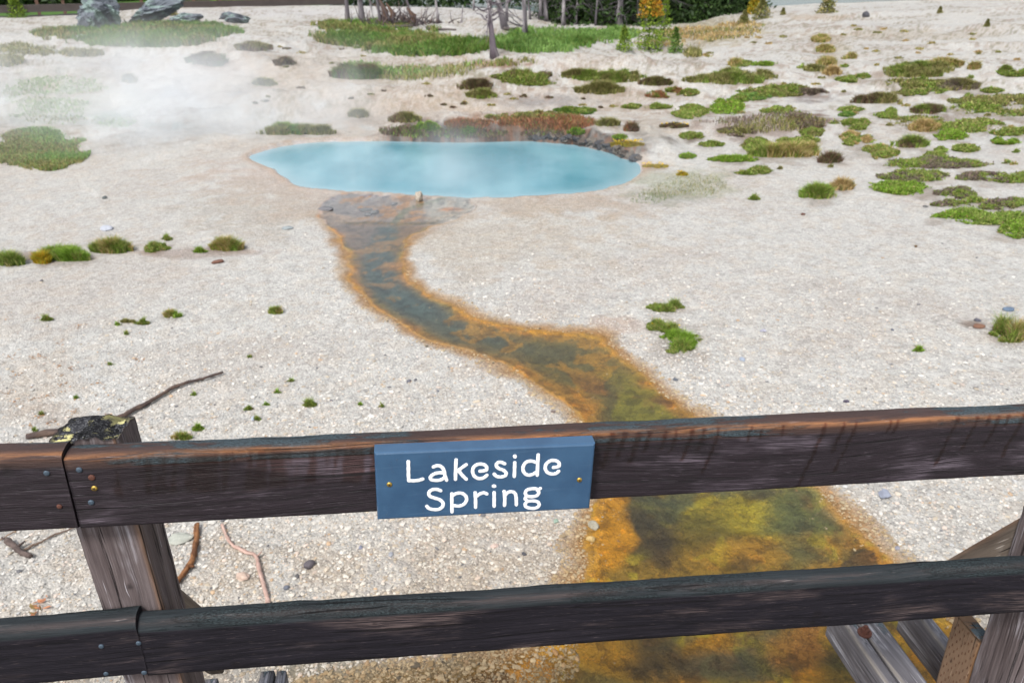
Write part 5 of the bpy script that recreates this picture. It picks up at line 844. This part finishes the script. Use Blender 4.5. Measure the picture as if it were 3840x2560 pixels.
def drops():
    t = NT('raindrop'); t.fin((.55, .68, .82), .08, None, **{'Transmission Weight': .9, 'IOR': 1.33}); IV, IF = ico(1); N = 420; mb = MB()
    u = RNG.uniform(.01, .99, N); v = RNG.uniform(.02, .98, N); s = RNG.lognormal(math.log(.00036), .4, N); big = RNG.random(N) < .04; s[big] *= 2.0
    keep = [i for i in range(N)]; C = [RP(cen[0], SO, cen[1])+A3*(u[i]-.5)*W_+B3*(v[i]-.5)*HT for i in keep]; 
    V = np.concatenate([c+(IV[:, :1]*s[i]*A3+IV[:, 1:2]*NV*s[i]*.5+IV[:, 2:]*B3*s[i]*1.6) for i, c in zip(keep, C)]); F = (IF[None]+(np.arange(N)*len(IV))[:, None, None]).reshape(-1, 3)
    o = put('raindrops', V, F, t.m, parent=brd); o['kind'] = 'stuff'
drops()

# ------------------------------------------------------------------ trees
def dead_tree(x, y, hgt, r, lean, label, nb=14, c=(.17, .15, .16), c2=(.40, .38, .38), bl=.35, seed=1, group=None, b0=.08, curve=.0):
    b = F1(x, y); rs = np.random.default_rng(seed); n = 14; k = np.linspace(0, 1, n); P = b+np.stack([lean*k*hgt+np.cumsum(rs.normal(0, .012*hgt/6, n))+curve*np.sin(k*3), rs.normal(0, .03, n).cumsum()*.4, k*hgt-.05], 1)
    tr = empty('dead_tree', b, label, 'tree', group); mb = MB(); V, F = tube(P, r*(1.0-.72*k)*(1+.5*np.exp(-k*16)), 9, .25, seed); zz = fbm((V[:, 2]-b[2])*2.3, V[:, 0]*5, seed, 3)
    mb.add(V, F, np.array(c)+(np.array(c2)-np.array(c))*ss(.45, .6, zz)[:, None]); mb.put('trunk', M_BARK, parent=tr); mb = MB()
    for i in range(nb):
        f = b0+(1-b0)*rs.random()**1.1*.9; j = f*(n-1); p = P[int(j)]+(P[min(n-1, int(j)+1)]-P[int(j)])*(j-int(j)); a = rs.uniform(0, 6.28); L = bl*rs.uniform(.4, 1.2)*(1.1-f*.5); up = rs.uniform(-.2, .55)
        Q_ = [p]; d_ = np.array([math.cos(a), math.sin(a)*.8, up])
        for s_ in range(5): d_ = d_+rs.normal(0, .22, 3); Q_.append(Q_[-1]+d_*L/5)
        V, F = tube(Q_, np.linspace(r*.22, r*.06+.003, 6), 5); mb.add(V, F, c)
        for s_ in range(4):
            i0 = rs.integers(1, 5); d2 = d_+rs.normal(0, .6, 3); V, F = tube([Q_[i0], Q_[i0]+d2*L*.2, Q_[i0]+d2*L*.36+np.array([0, 0, rs.normal(0, .05)])], [r*.08+.003, r*.06+.002, .003], 4); mb.add(V, F, c)
    mb.put('branches', M_BARK, parent=tr); return tr
dead_tree(1852, 214, 4.2, .085, .02, 'pale bare tree with a twiggy crown, standing alone in front of the white ground', 46, (.13, .11, .13), (.45, .42, .44), .95, 3, b0=.22, curve=-.12)
DT = [(1305, 75, .09, .0, 'thin pale trunk farthest left of the dead trees'), (1358, 92, .12, .0, 'dark footed trunk with white upper part, at the left end of the fallen wood'), (1400, 88, .05, .0, 'slender white stem right of the dark footed trunk'), (1428, 98, .06, -.06, 'slender dark leaning stem left of the root tangle'),
      (1640, 82, .05, -.02, 'thin lone stem on the white ground right of the root tangle'), (1893, 108, .11, -.22, 'dark trunk leaning left behind the pale bare tree'), (1903, 82, .06, .06, 'stem crossing the leaning trunk'), (1967, 140, .08, -.03, 'grey trunk with a bare foot right of the leaning trunk'),
      (1990, 74, .05, -.1, 'thin stem behind the grey trunk'), (2028, 76, .09, .0, 'left one of the dark twin trunks'), (2046, 80, .09, -.03, 'right one of the dark twin trunks'), (2085, 84, .05, .02, 'twiggy thin trunk right of the twin trunks'), (2112, 96, .09, .0, 'straight dark trunk at the top of the blue green sward'),
      (2270, 74, .06, .02, 'dim trunk in the shade of the forest edge'), (2322, 98, .13, .0, 'thick dark trunk behind the blue green sward'), (2622, 66, .10, .0, 'smooth grey trunk between the bright young conifers'), (2508, 66, .035, .35, 'thin mossy pole leaning to the right'), (1540, 62, .05, -.15, 'short leaning stem above the root tangle'), (1775, 40, .05, .05, 'pale stub stem on the far white crest'), (2180, 74, .07, .03, 'dim grey trunk left of the thick dark trunk'), (2225, 80, .06, -.05, 'crooked grey stem near the thick dark trunk')]
for i, (x, y, r, ln_, lb) in enumerate(DT): dead_tree(x, y, 5.5 if y > 60 else 3.5, r, ln_, lb, 26 if x > 1950 else 9, bl=.8 if x > 1950 else .35, seed=20+i, b0=.04 if x > 1950 else .15, c=(.10, .09, .10), c2=(.30, .28, .29) if i not in (2, 0) else (.5, .48, .48))
for i in range(16): dead_tree(2070+i*27+(i*37 % 17), float(np.interp(2070+i*27, [2050, 2300, 2520], [72, 92, 88]))+(i*53 % 23)-8, 5.5, .05+.02*(i % 3), -.08+.05*(i % 4), 'grey dead trunk with drooping twigs, one of many in the shade of the forest edge', 30, bl=.9, seed=120+i, b0=.03, c=(.10, .09, .10), c2=(.24, .22, .23), group='grey trunks crowding the forest edge')
dead_tree(1728, 86, .75, .05, .18, 'short broken snag on the white ground', 2, bl=.2, seed=61)
def root_tangle():
    b = F1(1510, 92); rs = np.random.default_rng(5); t_ = empty('root_tangle', b, 'dark tangle of fallen branches and upturned roots on the left sward', 'fallen wood'); mb = MB()
    for i in range(150):
        a = rs.uniform(0, 6.28); p = b+np.array([rs.normal(0, .75), rs.normal(0, .35), 0]); L = rs.uniform(.25, 1.0); d_ = np.array([math.cos(a)*.6, math.sin(a)*.4, rs.uniform(.05, 1.)])
        V, F = tube([p, p+d_*L*.5, p+(d_+rs.normal(0, .25, 3))*L], [.03, .02, .006], 4); mb.add(V, F, (.085, .07, .075) if i % 3 else (.14, .10, .09))
    mb.put('branches', M_BARK, parent=t_); mb = MB()
    for dx, hh, rr in ((-.75, 1.0, .10), (-.45, .8, .08), (.35, .6, .09)):
        V, F = tube([b+np.array([dx, 0, 0]), b+np.array([dx+.1, 0, hh*.5]), b+np.array([dx-.15, .05, hh])], [rr*1.6, rr, rr*.25], 7, .4, 3); mb.add(V, F, (.09, .055, .04))
    mb.put('root_stump', M_BARK, parent=t_)
root_tangle()
def log(pts, r, label, seed):
    P = np.array([F1(*p) for p in pts])+np.array([0, 0, r*1.1]); P = smooth(P, 5); mb = MB(); V, F = tube(P, np.linspace(r, r*.6, len(P)), 9, .25, seed); mb.add(V, F, (.10, .085, .08)); tag(mb.put('fallen_log', M_BARK, base=P[0]), label, 'fallen wood')
log([(1362, 94), (1420, 104), (1480, 108), (1560, 104)], .07, 'dark fallen log curving from the dark footed trunk to the root tangle', 4)
log([(1600, 112), (1650, 116), (1710, 118)], .05, 'thin fallen log at the right end of the left sward', 6)
log([(1890, 116), (1920, 118), (1945, 114)], .07, 'dark log at the foot of the leaning trunk', 7)
def conifer(x, y, hgt, spread, kind, label, dens=1., seed=1, group=None, low=.05, name='conifer', base=None, dead=0, leaf=1.):
    b = F1(x, y) if base is None else np.array(base, float); rs = np.random.default_rng(seed); R = math.hypot(b[0], b[1]); tr = empty(name, b, label, 'tree', group); mb = MB()
    P = b+np.stack([rs.normal(0, .01, 8).cumsum(), np.zeros(8), np.linspace(-.05, hgt, 8)], 1); V, F = tube(P, np.linspace(max(.02, hgt*.018), .01, 8), 7); mb.add(V, F, (.11, .09, .08))
    for i in range(dead):
        z = rs.uniform(.03, .35)*hgt; a = rs.uniform(0, 6.28); L = spread*rs.uniform(.3, .8); p = b+np.array([0, 0, z]); V, F = tube([p, p+np.array([math.cos(a)*L*.6, math.sin(a)*L*.6, -.02*L]), p+np.array([math.cos(a)*L, math.sin(a)*L, -.25*L])], [.02, .012, .005], 4); mb.add(V, F, (.14, .12, .12))
    mb.put('trunk', M_BARK, parent=tr); mb = MB(); N = int(1700*dens); z = low+(1-low)*rs.random(N)**1.15; wsp = min(.35, hgt/8); whorl = np.round(z*hgt/wsp)*wsp/hgt; z = np.clip(z*.7+whorl*.3, low, 1); a = rs.uniform(0, 6.28, N)
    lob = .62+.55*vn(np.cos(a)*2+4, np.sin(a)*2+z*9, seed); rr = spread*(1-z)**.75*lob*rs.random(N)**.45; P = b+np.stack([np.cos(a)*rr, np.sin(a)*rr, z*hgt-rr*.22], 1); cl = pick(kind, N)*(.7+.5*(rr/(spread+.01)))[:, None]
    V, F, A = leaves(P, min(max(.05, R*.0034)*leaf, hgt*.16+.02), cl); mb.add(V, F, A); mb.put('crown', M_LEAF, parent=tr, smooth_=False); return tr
PAL['pine'] = [(.035, .07, .02), (.05, .095, .022), (.03, .055, .02)]; PAL['young'] = [(.13, .20, .02), (.17, .24, .03), (.09, .15, .02)]; PAL['ember'] = [(.34, .20, .02), (.26, .20, .02), (.38, .17, .02)]
def ember():
    o = conifer(2432, 188, 1.75, .62, 'young', 'yellow and amber young tree in front of the forest, orange at its top', 1.2, 3, None, .02, 'young_tree')
    b = np.array(o.location); N = 900; a = RNG.uniform(0, 6.28, N); z = RNG.uniform(.55, 1.05, N); rr = .42*np.sqrt(RNG.random(N))*np.sqrt(np.clip(1.08-z, 0, 1)*2.2); P = b+np.stack([np.cos(a)*rr+.02, np.sin(a)*rr, z*1.9], 1); V, F, A = leaves(P, .12, pick('ember', N)); mb = MB(); mb.add(V, F, A); mb.put('amber_top', M_LEAF, parent=o, smooth_=False)
ember()
for i, (x, y, h_, s_, kd, lb) in enumerate([(2490, 155, 1.55, .42, 'young', 'slim green young tree right of the amber one'), (2340, 190, .75, .35, 'young', 'low olive sapling left of the amber tree'), (2532, 198, .75, .30, 'deep', 'tiny dark sapling below the slim green tree'), (2548, 78, 1.5, .8, 'young', 'bushy bright conifer left of the smooth grey trunk'), (2602, 80, 1.7, .5, 'young', 'pointed bright conifer touching the smooth grey trunk'),
    (2648, 62, 1.1, .5, 'young', 'rounded green conifer right of the smooth grey trunk'), (2824, 54, .95, .42, 'gold', 'yellow conifer on the white hill right of the forest'), (2855, 72, .75, .55, 'olive', 'dark green bushy conifer below the yellow one'), (3100, 48, .8, .5, 'olive', 'compact dark conifer alone on the crest of the white hill'), (2936, 56, .25, .12, 'olive', 'tiny seedling left of the crest conifer'),
    (3523, 50, .22, .10, 'olive', 'tiny seedling far right on the white hill'), (68, 66, .9, .5, 'young', 'bright bush in front of the far walkway at the left'), (3700, 100, .2, .1, 'olive', 'tiny seedling near the right edge of the hill'), (640, 58, .6, .35, 'olive', 'small weed clump behind the low pale boulder'), (2790, 92, .5, .3, 'olive', 'small olive seedling at the end of the dry tan grass')]): conifer(x, y, h_, s_, kd, lb, .55, 40+i, low=.02, name='young_conifer', leaf=.9)
# forest edge: one tree built, its copies turned and scaled
protoA = conifer(2200, 70, 8.5, 1.7, 'pine', 'dark pine with drooping dead lower branches at the forest edge', 3.2, 9, 'dark pines of the forest edge', .02, 'pine_tree', dead=26, leaf=1.6)
rs = np.random.default_rng(12)
def copy_tree(o, loc, rz, sc):
    r = o.copy(); COL.objects.link(r); r.location = loc; r.rotation_euler.z = rz; r.scale = (sc, sc, sc)
    for ch in list(o.children): c = ch.copy(); COL.objects.link(c); c.parent = r
    return r
for i in range(40):
    x = 2090+i*18+rs.uniform(-12, 12); b = F1(x, float(np.interp(x, [2050, 2150, 2300, 2600, 2700, 2900], [62, 78, 84, 74, 48, 24]))+rs.uniform(-8, 6)); a = math.atan2(b[0], b[1]); R = math.hypot(b[0], b[1])
    copy_tree(protoA, (R*math.sin(a), R*math.cos(a), float(base_h(np.array([R*math.sin(a)]), np.array([R*math.cos(a)]))[0])-.1), rs.uniform(0, 6.28), rs.uniform(.7, 1.2))
protoA.location = Vector((RC+3)*np.array([math.sin(.09), math.cos(.09), 0]))+Vector((0, 0, float(base_h(np.array([(RC+3)*math.sin(.09)]), np.array([(RC+3)*math.cos(.09)]))[0])))
def shore_forest():
    mb = MB(); rs = np.random.default_rng(3)
    for k in range(150):
        a = rs.uniform(rad(-38), rad(12)); R = rs.uniform(150, 175) if a > rad(-15) else rs.uniform(95, 110); N = 260; h_ = rs.uniform(10, 17); z = rs.random(N)**1.2; t_ = rs.uniform(0, 6.28, N); rr = 3.2*(1-z)**.8*np.sqrt(rs.random(N))
        b = np.array([R*math.sin(a), R*math.cos(a), LAKE if a > rad(-15) else -.2]); P = b+np.stack([np.cos(t_)*rr, np.sin(t_)*rr, z*h_], 1); V, F, A = leaves(P, 1.1, pick('pine', N)*.8); mb.add(V, F, A)
    tag(mb.put('distant_forest', M_LEAF, base=(-30, 140, -2), smooth_=False), 'dark distant conifer forest on the far shore', 'forest', kind='stuff')
shore_forest()
field_b = []
# bushes under the far walkway at upper left
for i, (x, w_, lb) in enumerate([(845, 62, 'round dark green bush at the top edge right of the far walkway'), (970, 40, 'second round bush at the top edge'), (1060, 26, 'smaller bush at the top edge')]):
    b = F1(x, 30); a = math.atan2(b[0], b[1]); R = RC+3; conifer(0, 0, 1.5, w_/64, 'young' if i < 2 else 'olive', lb, .7, 90+i, low=0., name='bush', base=(R*math.sin(a), R*math.cos(a), float(base_h(np.array([R*math.sin(a)]), np.array([R*math.cos(a)]))[0])))
# far walkway with its own railing
def far_walk():
    mb = None; t_ = NT('reddish_walkway_wood'); n = t_.noise(t_.obj(), 3., 4, .6); M = t_.fin(t_.mix(n, (.10, .055, .04), (.19, .11, .075)), .8); t2 = NT('dark_walkway_wood'); M2 = t2.fin(t2.mix(t2.noise(t2.obj(), 4., 3, .6), (.035, .028, .026), (.075, .06, .055)), .85)
    def Wp(px, up): a = math.atan2(ray(px, 40)[0], ray(px, 40)[1]); R = RC+1.2+.4*(px/1280); z = float(np.interp(a, CAZ, CHT))-.42; return np.array([R*math.sin(a), R*math.cos(a), z+up])
    root = empty('far_boardwalk', Wp(400, 0), 'reddish brown boardwalk with railing crossing behind the boulders', 'boardwalk')
    def bar(nm, a, b, wy, wz, mt):
        d_ = b-a; L = np.linalg.norm(d_); d_ = d_/L; s_ = np.cross(d_, ZV); s_ /= np.linalg.norm(s_); V, F = box((a+b)/2, d_, s_, np.cross(s_, d_), L, wy, wz); put(nm, V, F, mt, parent=root, smooth_=False)
    for zt, nm, wz, mt in ((.62, 'deck', .30, M2), (1.25, 'middle_rail', .14, M), (1.75, 'top_rail', .14, M)):
        bar(nm, Wp(-700, zt), Wp(1300, zt), .9 if nm == 'deck' else .06, wz, mt)
        if nm != 'deck': bar(nm, Wp(-700, zt)+NVn(), Wp(1300, zt)+NVn(), .06, wz, mt)
    for px in range(-640, 1300, 98):
        bar('post', Wp(px, -.1), Wp(px+2, 1.85), .13, .13, M)
    for px in range(-620, 1240, 120): bar('footing', Wp(px, .0), Wp(px+60, .0), .5, .8, M2)
    # sloping ramp with close slats at its right end
    for i in range(26): p = 660+i*5.2; bar('slat', Wp(p, .1+.0*i), Wp(p+.6, 1.5), .05, .05, M2)
def NVn(): return np.array([-.3, 1.2, 0])
far_walk()

# ------------------------------------------------------------------ steam
def steam(name, c, size, dens, label, seed, scale=.5, yaw=0., thr=.42, upr=.6):
    IV, IF = ico(4); V = IV*np.array(size); ca, sa = math.cos(yaw), math.sin(yaw); V = V@np.array([[ca, -sa, 0], [sa, ca, 0], [0, 0, 1]]).T
    mt = bpy.data.materials.new(name); mt.use_nodes = True; t = mt.node_tree; t.nodes.clear(); out = t.nodes.new('ShaderNodeOutputMaterial'); pv = t.nodes.new('ShaderNodeVolumePrincipled')
    pv.inputs['Color'].default_value = (.93, .965, 1, 1); pv.inputs['Anisotropy'].default_value = .1
    tc = t.nodes.new('ShaderNodeTexCoord'); mp = t.nodes.new('ShaderNodeMapping'); mp.inputs['Rotation'].default_value = (0, 0, -yaw); mp.inputs['Location'].default_value = (seed, 0, 0); mp.inputs['Scale'].default_value = (1, .8, upr); t.links.new(tc.outputs['Object'], mp.inputs[0])
    nz = t.nodes.new('ShaderNodeTexNoise'); nz.inputs['Scale'].default_value = scale; nz.inputs['Detail'].default_value = 4; nz.inputs['Roughness'].default_value = .6; nz.inputs['Distortion'].default_value = .6; t.links.new(mp.outputs[0], nz.inputs['Vector'])
    m2 = t.nodes.new('ShaderNodeMapping'); m2.vector_type = 'POINT'; m2.inputs['Rotation'].default_value = (0, 0, -yaw); t.links.new(tc.outputs['Object'], m2.inputs[0])
    dv = t.nodes.new('ShaderNodeVectorMath'); dv.operation = 'DIVIDE'; dv.inputs[1].default_value = size; t.links.new(m2.outputs[0], dv.inputs[0]); ln = t.nodes.new('ShaderNodeVectorMath'); ln.operation = 'LENGTH'; t.links.new(dv.outputs[0], ln.inputs[0])
    f = t.nodes.new('ShaderNodeMapRange'); f.interpolation_type = 'SMOOTHSTEP'; f.inputs[1].default_value = 1.; f.inputs[2].default_value = .15; t.links.new(ln.outputs['Value'], f.inputs[0])
    g = t.nodes.new('ShaderNodeMapRange'); g.interpolation_type = 'SMOOTHSTEP'; g.inputs[1].default_value = thr; g.inputs[2].default_value = .68; g.inputs[4].default_value = dens; t.links.new(nz.outputs[0], g.inputs[0])
    mu = t.nodes.new('ShaderNodeMath'); mu.operation = 'MULTIPLY'; t.links.new(f.outputs[0], mu.inputs[0]); t.links.new(g.outputs[0], mu.inputs[1]); t.links.new(mu.outputs[0], pv.inputs['Density']); t.links.new(pv.outputs[0], out.inputs['Volume'])

    o = put(name, V+np.array(c), IF, mt, base=c); tag(o, label, 'steam', kind='stuff')
try:
    S.cycles.volume_step_rate = 2.0; S.cycles.volume_max_steps = 96; S.cycles.volume_bounces = 4; S.cycles.max_bounces = 12
except Exception: pass
def W2(u, v, z=0.): p = g1(u, v); return p+np.array([0, 0, z])
steam('steam', W2(150, 250, .4), (9.5, 7.5, 1.7), .33, 'white steam drifting over the left slope', 1.3, .35, -.2)
steam('steam', W2(470, 305, .4), (4.4, 2.8, 1.3), .55, 'white steam rising from the back left shore of the pool', 5.1, .7, .1, .42, .35)
steam('steam', z0(1050, 385, .25), (3.8, 2.1, .8), .26, 'thin steam wisps standing over the pool', 8.4, 1.0, .05, .40, .2)
